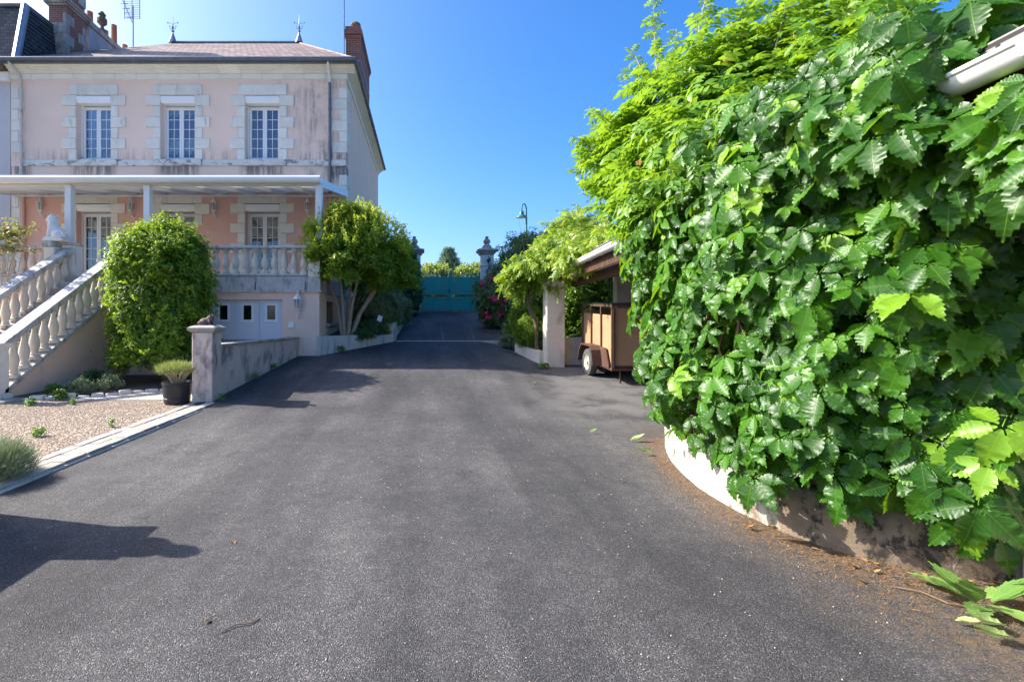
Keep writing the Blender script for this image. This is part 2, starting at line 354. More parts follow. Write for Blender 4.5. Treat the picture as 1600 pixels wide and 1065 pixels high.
def leafmat(name, stops, trans, rough=.42, tmix=.35, veins=0, spec=.5):
    t = NT(name); a = t.n('Attribute', attribute_name='rnd', out=2)
    col = t.ramp(a, stops); p = t.pos()
    col = t.mix(.5, col, t.ramp(t.noise(p, 14, 3), [(.3,.38),(.7,.62)]), 'SOFT_LIGHT')
    nrm = None
    if veins:
        uv = t.n('UVMap', uv_map='UVMap'); s = t.n('SeparateXYZ', {0: uv}).node
        vv = t.math('ABSOLUTE', s.outputs[0])                  # distance from the midrib
        ph = t.math('SUBTRACT', t.math('MULTIPLY', s.outputs[1], 9.0), t.math('MULTIPLY', vv, 7.0))
        rib = t.math('ABSOLUTE', t.math('SUBTRACT', t.math('FRACT', ph), .5))   # side veins
        line = t.math('SUBTRACT', 1.0, t.rng(rib, .0, .10)); mid = t.math('SUBTRACT', 1.0, t.rng(vv, .003, .011))
        ln = t.math('MAXIMUM', t.math('MULTIPLY', line, .45), mid)
        col = t.mix(t.math('MULTIPLY', ln, .22), col, trans)
        nrm = t.bump(t.math('SUBTRACT', rib, t.math('MULTIPLY', mid, .3)), .22, .003)
    i = {'Base Color': col, 'Roughness': rough, 'Specular IOR Level': spec}
    if nrm is not None: i['Normal'] = nrm
    b = t.n('BsdfPrincipled', i)
    tr = t.n('BsdfTranslucent', {'Color': t.mix(.6, col, trans)})
    s = t.n('MixShader', {0: tmix, 1: b, 2: tr}); t.t.links.new(s, t.out.inputs[0]); return t.m
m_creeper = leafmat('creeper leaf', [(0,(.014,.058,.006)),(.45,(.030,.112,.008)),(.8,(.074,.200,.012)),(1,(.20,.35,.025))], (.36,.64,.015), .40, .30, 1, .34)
m_campsis = leafmat('young yellow green leaf', [(0,(.050,.15,.016)),(.5,(.12,.27,.020)),(1,(.25,.39,.035))], (.44,.66,.03), .45, .42)
m_bush = leafmat('glossy bush leaf', [(0,(.055,.14,.012)),(.5,(.13,.25,.018)),(.85,(.22,.35,.025)),(1,(.34,.43,.04))], (.46,.62,.03), .45, .46)
m_myrtle = leafmat('crape myrtle leaf', [(0,(.07,.17,.018)),(.5,(.17,.31,.025)),(.85,(.31,.42,.035)),(1,(.48,.50,.06))], (.58,.62,.04), .45, .46)
m_wist = leafmat('wisteria leaf', [(0,(.08,.18,.018)),(.5,(.20,.33,.026)),(1,(.40,.48,.05))], (.55,.68,.03), .45, .45)
m_darkleaf = leafmat('dark evergreen leaf', [(0,(.035,.085,.024)),(.6,(.065,.14,.035)),(1,(.12,.21,.05))], (.12,.22,.04), .4, .2)
m_olean = leafmat('oleander leaf', [(0,(.065,.135,.045)),(.6,(.12,.22,.065)),(1,(.20,.30,.09))], (.20,.32,.07), .45, .28)
m_grey = leafmat('grey green needle leaf', [(0,(.15,.20,.10)),(.6,(.25,.31,.15)),(1,(.36,.41,.22))], (.26,.34,.14), .7, .25)
m_lav = leafmat('lavender green', [(0,(.12,.17,.05)),(.6,(.24,.30,.07)),(1,(.36,.40,.12))], (.45,.52,.12), .7, .3)
m_cedar = leafmat('blue green cedar needles', [(0,(.10,.19,.13)),(.6,(.17,.28,.17)),(1,(.26,.38,.20))], (.26,.38,.18), .6, .25)
m_hedge = leafmat('sunlit hedge leaf', [(0,(.10,.18,.03)),(.5,(.22,.30,.05)),(1,(.40,.44,.09))], (.50,.58,.08), .5, .4)
m_weed = leafmat('weed leaf', [(0,(.06,.16,.03)),(.6,(.12,.27,.04)),(1,(.24,.40,.08))], (.36,.52,.08), .5, .35)
m_broad = leafmat('broad weed leaf', [(0,(.09,.20,.04)),(.5,(.20,.34,.08)),(1,(.40,.52,.20))], (.40,.56,.14), .5, .3, 1)
m_dead = leafmat('dead brown leaf', [(0,(.12,.065,.03)),(.5,(.24,.13,.055)),(1,(.38,.24,.11))], (.4,.22,.08), .8, .2)
m_pink = leafmat('magenta petals', [(0,(.55,.02,.10)),(1,(.80,.06,.20))], (.9,.10,.25), .6, .3)
m_rosef = leafmat('rose petals', [(0,(.70,.10,.18)),(1,(.80,.25,.25))], (.9,.25,.25), .6, .3)
m_lilacf = leafmat('wisteria lilac petals', [(0,(.42,.34,.62)),(1,(.60,.52,.78))], (.6,.5,.8), .6, .3)
m_orange = leafmat('orange trumpet flowers', [(0,(.75,.30,.16)),(1,(.85,.45,.28))], (.9,.45,.2), .6, .3)
# ------------------------------------------------------------ ground
def sstep(a, b, x):
    t = min(1, max(0, (x-a)/(b-a))); return t*t*(3-2*t)
def gz(X, Y):                                                  # height of the driveway surface
    t = sstep(1.6, 3.4, X); s1 = .130*(1-t) + .080*t
    def prof(Y, s1):
        a = 8.5
        if Y < a-.8: return 0.0
        if Y < a+.8: q = (Y-a+.8); return s1*q*q/3.2
        return s1*(Y-a)
    if Y <= 15.1: return prof(Y, s1)
    z0 = prof(15.1, s1); return z0 + (1.91-z0)*(min(Y,25.2)-15.1)/(25-15.1)
def grid(name, xs, ys, zf, mat, **props):
    V = [(x,y,zf(x,y)) for y in ys for x in xs]; n = len(xs)
    F = [(j*n+i, j*n+i+1, (j+1)*n+i+1, (j+1)*n+i) for j in range(len(ys)-1) for i in range(n-1)]
    me = npmesh(name, V, F, mat); return link(name, me, None, **props)
def gsheet(x, y):
    if y <= 8.5 or (x < -3.2 and y <= 12.95): return -.07
    if y <= 13.2: return -.07+.055*(y-8.5)
    return min(1.84, .19+(y-13.2)*.14)
xs = [-900,-120,-40,-16,-6,-3.5,-3.19,-1,1,3,5,8,16,40,120,900]; ys = [-300,-60,-10,0,8.5,9,10,11,12,12.9,12.96,13.2,15,18,21,25,40,90,300,1500]
grid('ground', xs, ys, gsheet, m_ground, kind='structure', label='rough ground around the property')
fx = lambda a,b,n: [a+(b-a)*i/n for i in range(n+1)]
def left_edge(Y): return -3.78 if Y < 8.6 else (-3.92+(Y-9.2)*.13 if Y < 12.9 else -2.9+max(0,min(2.2,Y-12.9))*.84)
# driveway: one sheet, its left side following kerb, garden wall and planting bed
ys = fx(-8,8,20)+fx(8.2,15.1,30)[0:]; V = []; F = []; n = 25
for Y in ys:
    for i in range(n):
        X = left_edge(Y)-.15+(7.6-left_edge(Y)+.15)*i/(n-1); V.append((X,Y,gz(X,Y)))
for j in range(len(ys)-1):
    for i in range(n-1): F.append((j*n+i,j*n+i+1,(j+1)*n+i+1,(j+1)*n+i))
link('driveway', npmesh('driveway', V, F, m_asph), None, kind='structure', label='dark worn asphalt driveway')
V = []; F = []; ys = fx(15.22,25.6,24); n = 13
for Y in ys:
    for i in range(n):
        t = (Y-15.1)/9.9; a = -1.0+.2*t; b = 3.0+.0*t; X = a+(b-a)*i/(n-1); V.append((X,Y,gz(min(X,1.5),Y)))
for j in range(len(ys)-1):
    for i in range(n-1): F.append((j*n+i,j*n+i+1,(j+1)*n+i+1,(j+1)*n+i))
link('ramp', npmesh('ramp', V, F, m_asph), None, kind='structure', label='asphalt ramp rising to the gate')
dr = MB()
for i in range(12):
    x0 = -.95+i*.31; dr.box(x0, x0+.305, 15.07, 15.21, gz(1,15.1)-.1, gz(1,15.1)+.012)
dr.build('drain_channel', m_conc, None, label='narrow concrete drain channel across the foot of the ramp', category='drain')
m_seal = mk('grey crack sealant',(.16,.16,.165),(.11,.11,.115),9,.8,.3,60,0)
for (xa,xb) in ((.55,.62),(1.55,1.75)):                        # repaired cracks on the ramp
    s = MB(); P = [(xa+(xb-xa)*i/8+random.uniform(-.015,.015), 15.3+4.6*i/8) for i in range(9)]
    for i in range(8):
        (a,b),(c,d) = P[i],P[i+1]; w_ = .022*(1-i/9); s.add([(a-w_,b,gz(1,b)+.004),(a+w_,b,gz(1,b)+.004),(c+w_,d,gz(1,d)+.004),(c-w_,d,gz(1,d)+.004)],[(0,1,2,3)])
    s.build('crack_seal', m_seal, None, kind='structure', label='pale sealed crack on the ramp')
# street beyond the gate
MB().box(-60,60,25.8,33,1.80,1.86).build('street', m_asph, None, kind='structure', label='street beyond the gate')
# gravel yard
yard = MB().box(-16,-4.2,-6,12.95,-.05,.012).build('gravel_yard', m_gravel, None, kind='structure', label='pink gravel yard')
garage_apron = MB().box(-9,-3.45,9.25,12.9,-.04,.016).build('garage_forecourt', m_conc, None, kind='structure', label='concrete forecourt below the garage door')
N = 36000
px = rng.uniform(-8.6,-4.22,N); py = 4.1+(rng.random(N)**.8)*6.6
ok = ~((px < -7.2)&(py > 9.0)); px, py = px[ok], py[ok]; N = len(px)
ico = np.array([(1,0,0),(-1,0,0),(0,1,0),(0,-1,0),(0,0,1),(0,0,-1)],float)
icf = np.array([(0,2,4),(2,1,4),(1,3,4),(3,0,4),(2,0,5),(1,2,5),(3,1,5),(0,3,5)])
sc = rng.uniform(.005,.012,(N,3)); sc[:,2] *= .6
an = rng.uniform(0,6.28,N); c, s = np.cos(an), np.sin(an)
loc = ico[None]*sc[:,None]; x = loc[...,0]*c[:,None]-loc[...,1]*s[:,None]; y = loc[...,0]*s[:,None]+loc[...,1]*c[:,None]
V = np.stack([x+px[:,None], y+py[:,None], loc[...,2]+.016],-1).reshape(-1,3)
F = (icf[None]+np.arange(N)[:,None,None]*6).reshape(-1,3)
link('gravel', npmesh('gravel', V, F, m_pebble, smooth=False), None, kind='stuff', label='loose pink and cream gravel in the yard', category='gravel')
# kerb of stone setts between the two yard pillars
kerb = MB().box(-4.27,-3.76,3.4,8.78,-.05,.018).build('kerb', m_conc, None, kind='structure', label='threshold kerb of pale stone setts')
for r, (xa, wd, ht) in enumerate(((-4.24,.14,.034),(-4.09,.14,.034),(-3.94,.165,.05))):
    y = 3.42
    while y < 8.7:
        ln = random.uniform(.20,.34) if r < 2 else random.uniform(.26,.42); ln = min(ln, 8.76-y)
        if ln < .08: break
        drift = (y-4.3)*-.055*0
        d = random.uniform(-.006,.006)
        MB().cbox(xa+d, xa+wd-.012+d, y, y+ln-.012, .0, ht+random.uniform(-.006,.006), .008).build('sett', m_kerb, kerb)
        y += ln

# ------------------------------------------------------------ house
YF = 17.3
hx = lambda px: U(px, YF); hz = lambda py: W(py, YF)
HL, HR = -14.75, -2.82; YB = 28.9
house = thing('house', (-8.8, YF, 0), 'two-storey pink house with pale stone quoins, cornice and hipped brown roof', 'house')
def wall_holes(mb, x0, x1, z0, z1, holes, y0, y1):
    xs = sorted({x0,x1,*[h[0] for h in holes],*[h[1] for h in holes]}); zs = sorted({z0,z1,*[h[2] for h in holes],*[h[3] for h in holes]})
    for a,b in zip(xs,xs[1:]):
        run = None
        for c,d in zip(zs,zs[1:]):
            mx, mz = (a+b)/2, (c+d)/2
            if any(h[0]<mx<h[1] and h[2]<mz<h[3] for h in holes):
                if run: mb.box(a,b,y0,y1,*run); run = None
            else: run = (run[0] if run else c, d)
        if run: mb.box(a,b,y0,y1,*run)
CX = [hx(146.5), hx(278), hx(410)]; HW = .61
up = [(c-HW, c+HW, hz(250), hz(149)) for c in CX]
lo = [(CX[0]-HW,CX[0]+HW,3.17,hz(318)), (CX[1]-HW,CX[1]+HW,hz(352),hz(318)), (CX[2]-HW,CX[2]+HW,3.17,hz(318))]
zm = 6.02
w = MB(); wall_holes(w, HL, HR, zm, 10.46, up, YF, YF+.45); w.build('wall', m_plaster_up, house, label='pale pink upper facade wall with soot stains')
w = MB(); wall_holes(w, HL, HR-.002, 2.2, zm, lo, YF+.004, YF+.45); w.build('wall', m_salmon, house, label='salmon ground floor wall under the pergola')
w = MB(); w.box(HR-.4, HR, YF+.45, YB, -.3, 10.46); w.box(HL, HL+.3, YF+.45, YB, -.3, 10.46); w.box(HL+.3, HR-.4, YB-.4, YB-.003, -.3, 10.46)
w.build('wall', m_plaster, house, label='plain pink side wall')
MB().box(HL+.3,HR-.4,YF+1.6,YF+1.65,2.6,10.4).build('interior', m_dark, house)
def block(x0,x1,z0,z1,proud=.03,m=None,depth=.12,name='stone_block'):
    g = .005
    MB().cbox(x0+g,x1-g,YF-proud,YF+depth,z0+g,z1-g,.012).build(name, m or m_stone, house)
def surround(c, ztop, zbot, lint, rows):
    block(c-.87, c+.87, ztop, ztop+lint, .035, name='lintel')
    n = rows; h = (ztop-zbot)/n
    for i in range(n):
        wd = (1.14 if i%2==0 else .88)
        za, zb = ztop-(i+1)*h, ztop-i*h
        block(c-wd, c-HW, za, zb, .04 if i%2==0 else .03, depth=.44); block(c+HW, c+wd, za, zb, .04 if i%2==0 else .03, depth=.44)
for c in CX: surround(c, hz(149), hz(250), hz(132)-hz(149), 6)
for c in (CX[0],CX[2]): surround(c, hz(318), 3.17, hz(303)-hz(318), 7)
surround(CX[1], hz(318), hz(352), hz(303)-hz(318), 2)
# string course and sills
x = HL+.35
edges = [HL+.35]+[v for c in CX for v in (c-.87,c+.87)]+[HR]
for i,(a,b) in enumerate(zip(edges,edges[1:])):
    n = 1 if i%2 else max(1,round((b-a)/1.4))
    for k in range(n): block(a+(b-a)*k/n, a+(b-a)*(k+1)/n, hz(260), hz(250), .11 if i%2 else .06, m=m_stone_s, name='sill' if i%2 else 'string_course')
# corner quoins
z = 2.8; i = 0; hq = .3865
while z+hq < 10.06:
    wd = .50 if i%2==0 else .25
    if not (6.75 < z+hq/2 < 7.25):
        MB().cbox(HR-wd, HR+.03, YF-.035, YF+(.25 if i%2==0 else .5), z+.005, z+hq-.005, .012).build('quoin', m_stone, house)
        MB().cbox(HL+.06, HL+.06+(.42 if i%2==0 else .24), YF-.035, YF+.2, z+.005, z+hq-.005, .012).build('quoin', m_stone, house)
    z += hq; i += 1
# cornice, stone by stone, along the front and the right side
prof = [(0,10.245),(-.07,10.245),(-.07,10.29),(-.13,10.305),(-.13,10.345),(-.21,10.365),(-.21,10.405),(-.32,10.43),(-.32,10.47),(0,10.47)]
n = 16; L = (HR-HL)/n
for i in range(n):
    a, b = HL+i*L, HL+(i+1)*L
    MB().prism([(YF+d,zz) for d,zz in prof], a+.004, b-.004+(.32 if i==n-1 else 0), 'x').build('cornice_stone', m_stone_w, house)
    MB().cbox(a+.004, b-.004+(.05 if i==n-1 else 0), YF-.045, YF+.1, 10.06, 10.242, .008).build('frieze_stone', m_stone_w, house)
n = 14; y0 = YF+.004; L = (YB-y0)/n
for i in range(n):
    a, b = y0+i*L, y0+(i+1)*L
    MB().prism([(HR-d,zz) for d,zz in prof], a+.004, b-.004+(.3 if i==n-1 else 0), 'y').build('cornice_stone', m_stone_w, house)
    MB().cbox(HR-.1, HR+.045, a+.1*(i==0)+.004, b-.004, 10.06, 10.242, .008).build('frieze_stone', m_stone_w, house)
# roof
E0, E1, F0, F1, ze = HL-.1, HR+.40, YF-.42, YB+.4, 10.56
YR = (F0+F1)/2; zr = 14.62; RL, RRt = -12.0, -6.0
r = MB(); r.add([(E0,F0,ze),(E1,F0,ze),(E1,F1,ze),(E0,F1,ze),(RL,YR,zr),(RRt,YR,zr),(E0,F0,ze-.08),(E1,F0,ze-.08),(E1,F1,ze-.08),(E0,F1,ze-.08)],
      [(0,1,5,4),(1,2,5),(2,3,4,5),(3,0,4),(6,7,1,0),(7,8,2,1),(8,9,3,2),(9,6,0,3),(9,8,7,6)])
roof = r.build('roof', m_slate_h, house)
MB().tube([(RL,YR,zr+.01),(RRt,YR,zr+.01)],.09,8).build('ridge_cap', m_zinc, roof)
for a in ((E1,F0),(E1,F1)): MB().tube([(a[0],a[1],ze),(RRt,YR,zr)],.05,6).build('hip_cap', m_slate_h, roof)
for X in (RL,RRt):
    f = MB().lathe([(.20,0),(.04,.46),(.03,.52),(.08,.56),(.03,.64),(.025,.70),(.06,.76),(.02,.83),(.015,1.1),(.004,1.36)],(X,YR,zr),8)
    for sg in (-1,1):
        f.tube([(X,YR,zr+.70),(X+sg*.09,YR,zr+.66),(X+sg*.14,YR,zr+.74)],.016,5); f.tube([(X,YR,zr+.88),(X+sg*.12,YR,zr+.95),(X+sg*.22,YR,zr+.96)],.010,5)
        f.sphere((X+sg*.235,YR,zr+.97),.036,6,4); f.sphere((X+sg*.15,YR,zr+.80),.032,6,4)
    f.build('roof_finial', m_zincl, roof)
g = MB(); g.tube([(E0-.05,F0-.05,ze-.02),(E1,F0-.05,ze-.02)],.075,10); g.box(E0,E1,F0-.02,F0+.12,ze-.12,ze-.081); g.build('gutter', m_zinc, house)
g = MB(); g.box(E1-.06,E1+.03,F0,F1,ze-.075,ze+.02); g.build('verge_flashing', m_zinc, house)
dp = MB(); dp.tube([(hx(516),F0,10.48),(hx(516),YF-.12,10.1),(hx(516),YF-.09,9.9)],.045,8); dp.build('downpipe', m_stone_w, house, label='cream upper length of downpipe')
dp = MB(); dp.tube([(hx(516),YF-.09,9.9),(hx(516),YF-.09,6.0)],.05,8)
for z in (8.9,7.5): dp.tube([(hx(516),YF-.09,z),(hx(516),YF-.09,z+.12)],.062,8)
dp.build('downpipe', m_zinc, house)
dp = MB(); dp.tube([(hx(29),F0,10.48),(hx(35),YF-.12,10.1),(hx(36),YF-.09,9.8),(hx(36),YF-.09,2.8)],.05,8); dp.build('downpipe', mk('flaking cream pipe paint',(.62,.57,.50),(.52,.48,.42),4,.7,.3,50,0,[((.12,.14,.18),(7,7,3),.58,.66,.9)]), house)
dp = MB(); dp.tube([(hx(517),YF-.09,5.95),(hx(517),YF-.09,2.8)],.05,8); dp.build('downpipe', m_salmon, house)
dp = MB(); dp.tube([(hx(39),YF-.09,5.95),(hx(39),YF-.09,2.8)],.051,8).build('downpipe', m_salmon, house)
# chimney on the right side wall
cx0, cx1, cy0, cy1, ct = -3.18, -2.60, 19.4, 22.5, 13.2
ch = MB(); ch.box(cx0,cx1,cy0,cy1,10.48,ct-.45); ch.box(cx0-.03,cx1+.03,cy0-.03,cy1+.03,ct-.45,ct-.33); ch.box(cx0-.07,cx1+.07,cy0-.07,cy1+.07,ct-.33,ct-.15); ch.box(cx0-.02,cx1+.02,cy0-.02,cy1+.02,ct-.15,ct)
chim = ch.build('chimney', m_brick, house)
MB().lathe([(.13,0),(.10,.22),(.085,.26),(.085,.36)],(-2.9,20.2,ct),10).build('chimney_pot', m_terra, chim)
MB().lathe([(.085,.36),(.17,.42),(.22,.50),(.20,.57),(.08,.62)],(-2.9,20.2,ct),10).build('chimney_cowl', m_frog, chim)
for z in (11.8,10.85): MB().box(cx0-.012,cx1+.012,cy0-.012,cy1+.012,z,z+.06).build('iron_strap', m_zincl, chim)
# windows
def wave_sheet(x0,x1,z0,z1,y,mat,name,parent,scallop=0,amp=.02):
    n = 40; V = []; F = []
    for i in range(n+1):
        x = x0+(x1-x0)*i/n; yy = y+amp*math.sin(i*1.9)+amp*.5*math.sin(i*.7)
        V += [(x,yy,z1),(x,yy,z0+scallop*abs(math.sin(i*PI*4/n)))]
    for i in range(n): F.append((2*i,2*i+1,2*i+3,2*i+2))
    return link(name, npmesh(name, V, F, mat), parent)
def window(op, rows, cols, parent, yw=YF+.29, box=True, center=.15, pane_key='p', fr=.065):
    x0,x1,z0,z1 = op
    ztop = z1-(.30 if box else 0)
    fm = MB(); y0,y1 = yw,yw+.07
    fm.box(x0,x0+fr,y0,y1,z0,ztop); fm.box(x1-fr,x1,y0,y1,z0,ztop); fm.box(x0+fr,x1-fr,y0,y1,z0,z0+fr); fm.box(x0+fr,x1-fr,y0,y1,ztop-fr,ztop)
    win = fm.build('window', m_pvc, parent)
    xm = (x0+x1)/2; s = .075
    for a,b in ((x0+fr,xm),(xm,x1-fr)):
        cs = MB(); ya,yb = y0-.025,y0+.03
        cs.box(a+.003,a+s,ya,yb,z0+fr,ztop-fr); cs.box(b-s,b-.003,ya,yb,z0+fr,ztop-fr); cs.box(a+s,b-s,ya,yb,z0+fr,z0+fr+s+.02); cs.box(a+s,b-s,ya,yb,ztop-fr-s+.02,ztop-fr)
        cs.build('casement_frame', m_pvc, win)
        ga,gb,gc,gd = a+s,b-s,z0+fr+s+.02,ztop-fr-s+.02
        bars = MB()
        for i in range(1,cols): xx = ga+(gb-ga)*i/cols; bars.box(xx-.009,xx+.009,ya+.008,yb-.002,gc,gd)
        for j in range(1,rows): zz = gc+(gd-gc)*j/rows; bars.box(ga,gb,ya+.010,yb-.004,zz-.009,zz+.009)
        if bars.v: bars.build('glazing_bars', m_pvc, win)
        key = (round(gb-ga,3), round(gd-gc,3), rows, cols)
        if key not in PANES:
            PANES[key] = MB().box(-(gb-ga)/cols/2+.010,(gb-ga)/cols/2-.010,-.004,.004,-(gd-gc)/rows/2+.010,(gd-gc)/rows/2-.010).mesh('pane', m_glass)
        for i in range(cols):
            for j in range(rows):
                link('pane', PANES[key], win, T(ga+(gb-ga)*(i+.5)/cols, y0, gc+(gd-gc)*(j+.5)/rows, rx=random.uniform(-.004,.004), rz=random.uniform(-.006,.006)))
    if box:
        MB().prism([(YF-.02,z1-.03),(YF-.04,z1-.10),(YF-.02,z1-.20),(YF+.02,z1-.27),(YF+.36,z1-.27),(YF+.36,z1-.03)], x0-.02 if False else x0+.004, x1-.004, 'x').build('shutter_box', m_pvc, win, smooth=30)
        for xx in (x0+.001,x1-.041): MB().box(xx,xx+.04,yw-.04,yw-.002,z0,z1-.27).build('shutter_rail', m_pvc, win)
    return win
PANES = {}
for i,o in enumerate(up):
    wv = window(o, 5, 2, house)
    if i == 0: wave_sheet(o[0]+.1,o[1]-.1,o[2]+.55,o[3]-.3,YF+.45,m_lilac,'curtain',wv)
    if i == 1:
        wave_sheet(o[0]+.1,o[1]-.1,o[2]+.35,o[3]-.3,YF+.46,m_lilac,'curtain',wv); wave_sheet(o[0]+.1,o[1]-.1,o[2]+.32,o[2]+.85,YF+.42,m_curtain,'curtain',wv,.14); wave_sheet(o[0]+.1,o[1]-.1,o[3]-.62,o[3]-.3,YF+.42,m_curtain,'curtain',wv,.12)
    if i == 2: wave_sheet(o[0]+.1,o[1]-.1,o[2]+.1,o[3]-.3,YF+.45,m_rosecurt,'curtain',wv,0,.03)
for i,o in enumerate(lo):
    if i == 1: window(o, 1, 1, house)
    else:
        window(o, 5, 2, house)
        MB().cbox(o[0]-.26,o[1]+.26,YF-.12,YF+.3,2.95,3.17,.012).build('door_step', m_stone, house)

# ------------------------------------------------------------ neighbour's house on the left
nb = thing('house', (-19, YF, 0), 'neighbouring house with dark slate mansard roof and striped brick and stone chimney', 'house')
NL = HL-.03
MB().box(-26,NL,YF+.01,YB,-.3,10.4).build('wall', mk('grey white render',(.55,.52,.52),(.50,.47,.47),1,.9,.3,60,0), nb)
for i in range(10):
    MB().cbox(-26+i*1.127,-26+(i+1)*1.127-.006,YF-.14,YF+.05,9.95,10.28,.02).build('cornice_stone', m_stone_w, nb)
MB().box(-26,NL+.05,YF-.35,YF-.05,10.42,10.57).build('gutter', m_zinc, nb)
MB().box(-26,NL-.02,YF-.30,YF+.3,10.30,10.42).build('eave_board', m_twig, nb)
# mansard: steep front slope and the slope that faces right above the party wall
mt, xr = 12.95, -14.30
bs = MB(); bs.add([(-26,YF-.25,10.57),(xr-.05,YF-.25,10.57),(xr-.28,YF+.45,mt),(-26,YF+.45,mt)],[(0,1,2,3)])
bs.add([(xr-.05,YF-.25,10.57),(xr+.05,YF+4.6,10.57),(xr-.24,YF+4.2,mt),(xr-.28,YF+.45,mt)],[(0,1,2,3)])
bs.add([(-26,YF+.45,mt),(xr-.28,YF+.45,mt),(xr-.24,YF+4.2,mt),(-26,YF+4.2,mt+.3)],[(0,1,2,3)])
ro = bs.build('roof', m_slate_n, nb)
MB().tube([(xr-.05,YF-.27,10.57),(xr-.28,YF+.43,mt)],.13,6).build('hip_flashing', m_zincl, ro)
MB().tube([(-26,YF+.43,mt+.02),(xr-.28,YF+.43,mt+.02),(xr-.24,YF+4.2,mt+.02)],.09,6).build('ridge_flashing', m_zinc, ro)
# slates of the right-facing slope, course by course
for r_ in range(15):
    t0, t1 = r_/15, (r_+1.15)/15
    cs = MB()
    def Q(u,t,o): 
        a = Vector((xr-.05,YF-.20,10.59)).lerp(Vector((xr+.05,YF+4.4,10.59)),u); b = Vector((xr-.28,YF+.5,mt)).lerp(Vector((xr-.24,YF+4.1,mt)),u)
        return a.lerp(b,t)+Vector((o,0,0))
    for k in range(16):
        u0, u1 = (k+.5*(r_%2)*.9)/17, (k+.5*(r_%2)*.9+.94)/17; j = random.uniform(0,.012)
        cs.add([Q(u0,t0,.045+j),Q(u1,t0,.045+j),Q(u1,min(1,t1),.012),Q(u0,min(1,t1),.012),Q(u0,t0,.01),Q(u1,t0,.01)],[(0,1,2,3),(4,5,1,0)])
    cs.build('slate_course', m_slate_n, ro)
# striped chimney
qx0,qx1,qy0,qy1 = -14.72,-14.05,19.0,20.10
c = MB().box(qx0,qx1,qy0,qy1,10.7,14.0).build('chimney', m_brick, nb)
for zz,(o,h) in ((13.78,(.05,.07)),(13.85,(.12,.09)),(13.94,(.17,.08))): MB().box(qx0-o,qx1+o,qy0-o,qy1+o,zz,zz+h-.002).build('chimney_moulding', m_stone_d, c)
MB().box(qx0+.02,qx1-.02,qy0+.02,qy1-.02,14.02,16.4).build('chimney_shaft', m_brick, c)
z = 10.72; i = 0
while z < 16.2:
    if not 13.5 < z < 13.95 and z+.4 > 10:
        wd = .44 if i%2==0 else .2
        MB().cbox(qx1-.12,qx1+.015,qy0-.015,qy0+wd,z,z+.39,.01).build('chimney_stone', m_stone_d, c)
        MB().cbox(qx1-.12,qx1+.015,qy1-(.62-wd),qy1+.015,z,z+.39,.01).build('chimney_stone', m_stone_d, c)
        if not 12.85 < z < 13.25: MB().cbox(qx0-.015,qx1-.125,qy0-.015,qy0+.1,z,z+.39,.01).build('chimney_stone', m_stone_d, c)
    z += .4; i += 1
st = MB(); st.box(-14.42,-14.03,20.3,23.2,11.0,13.75)
c = st.build('chimney', mk('grey chimney render',(.42,.43,.46),(.33,.33,.35),2,.9,.4,40,0,[(SOOT,(3,3,1),.55,.75,.5)]), nb, label='long low rendered chimney stack with terracotta pots')
MB().box(-14.5,-13.95,20.22,23.28,13.75,13.98).build('chimney_moulding', m_stone_d, c)
for yy,hh in ((20.6,.55),(21.6,.35),(22.2,.95),(23.0,.5)): MB().lathe([(.13,0),(.12,hh)],(-14.22,yy,13.98),10).build('chimney_pot', m_terra, c)
MB().lathe([(.1,0),(.14,.1),(.06,.3),(.2,.45),(.2,.6),(.1,.75),(.16,.8),(.05,.95)],(-14.1,21.2,13.98),10).build('chimney_cowl', m_frog, c)

def antenna_mast(x,y,z0,z1,label):
    a = thing('television_antenna',(x,y,z0),label,'antenna'); MB().tube([(x,y,z0),(x,y,z1)],.03,6).build('mast', m_zincl, a); return a
a = antenna_mast(hx(208)*22.5/YF, 22.5, 11.6, 16.0, 'grid television antenna on a thin mast above the left end of the roof')
gx = hx(208)*22.5/YF; g = MB()
for i in range(13): g.tube([(gx-.42+.0*i,22.5,15.45+i*.085),(gx+.36,22.5,15.42+i*.085)],.009,4)
for dx in (-.4,-.05,.3): g.tube([(gx+dx,22.5,15.4),(gx+dx,22.5,16.5)],.014,4)
g.build('reflector_grid', m_zincl, a)
g = MB().tube([(gx,22.45,15.2),(gx-.1,21.6,16.1)],.02,5)
for i in range(6): g.tube([(gx-.2-.015*i,22.3-.12*i,15.35+.13*i),(gx+.15-.015*i,22.3-.12*i,15.35+.13*i)],.012,4)
g.build('boom', m_zincl, a)
a = antenna_mast(-3.24,19.32,9.9,16.5,'tall thin aerial pole beside the red brick chimney')
MB().box(-3.24,-3.1,19.30,19.36,11.81,11.85).build('bracket', m_zincl, a); MB().box(-3.24,-3.1,19.30,19.36,10.86,10.9).build('bracket', m_zincl, a)

# ------------------------------------------------------------ terrace with garage below
YT = 12.9; TR = -2.82
ter = thing('terrace', (-6,YT,0), 'raised terrace with stone balustrade above a white garage door', 'terrace')
garage = (U(335,YT)-.75, U(441,YT), -.05, W(468,YT))
w = MB(); wall_holes(w, -14.6, TR, -.1, 2.25, [garage], YT, YT+.3); w.build('wall', m_base, ter)
sw = (13.85,15.3,1.42,2.06)
w = MB(); 
for (a,b,c_,d) in ((YT+.3,sw[0],-.1,2.25),(sw[1],YF,-.1,2.25),(sw[0],sw[1],-.1,sw[2]),(sw[0],sw[1],sw[3],2.25)): w.box(TR-.3,TR-.002,a,b,c_,d)
w.build('wall', m_base, ter)
MB().box(TR-.34,TR-.301,sw[0]-.1,sw[1]+.1,sw[2]-.1,sw[3]+.1).build('window', m_dark, ter, label='dark basement window')
MB().cbox(TR-.2,TR+.10,sw[0]-.08,sw[1]+.08,sw[2]-.09,sw[2]-.002,.01).build('sill', m_stone_d, ter)
bars = MB()
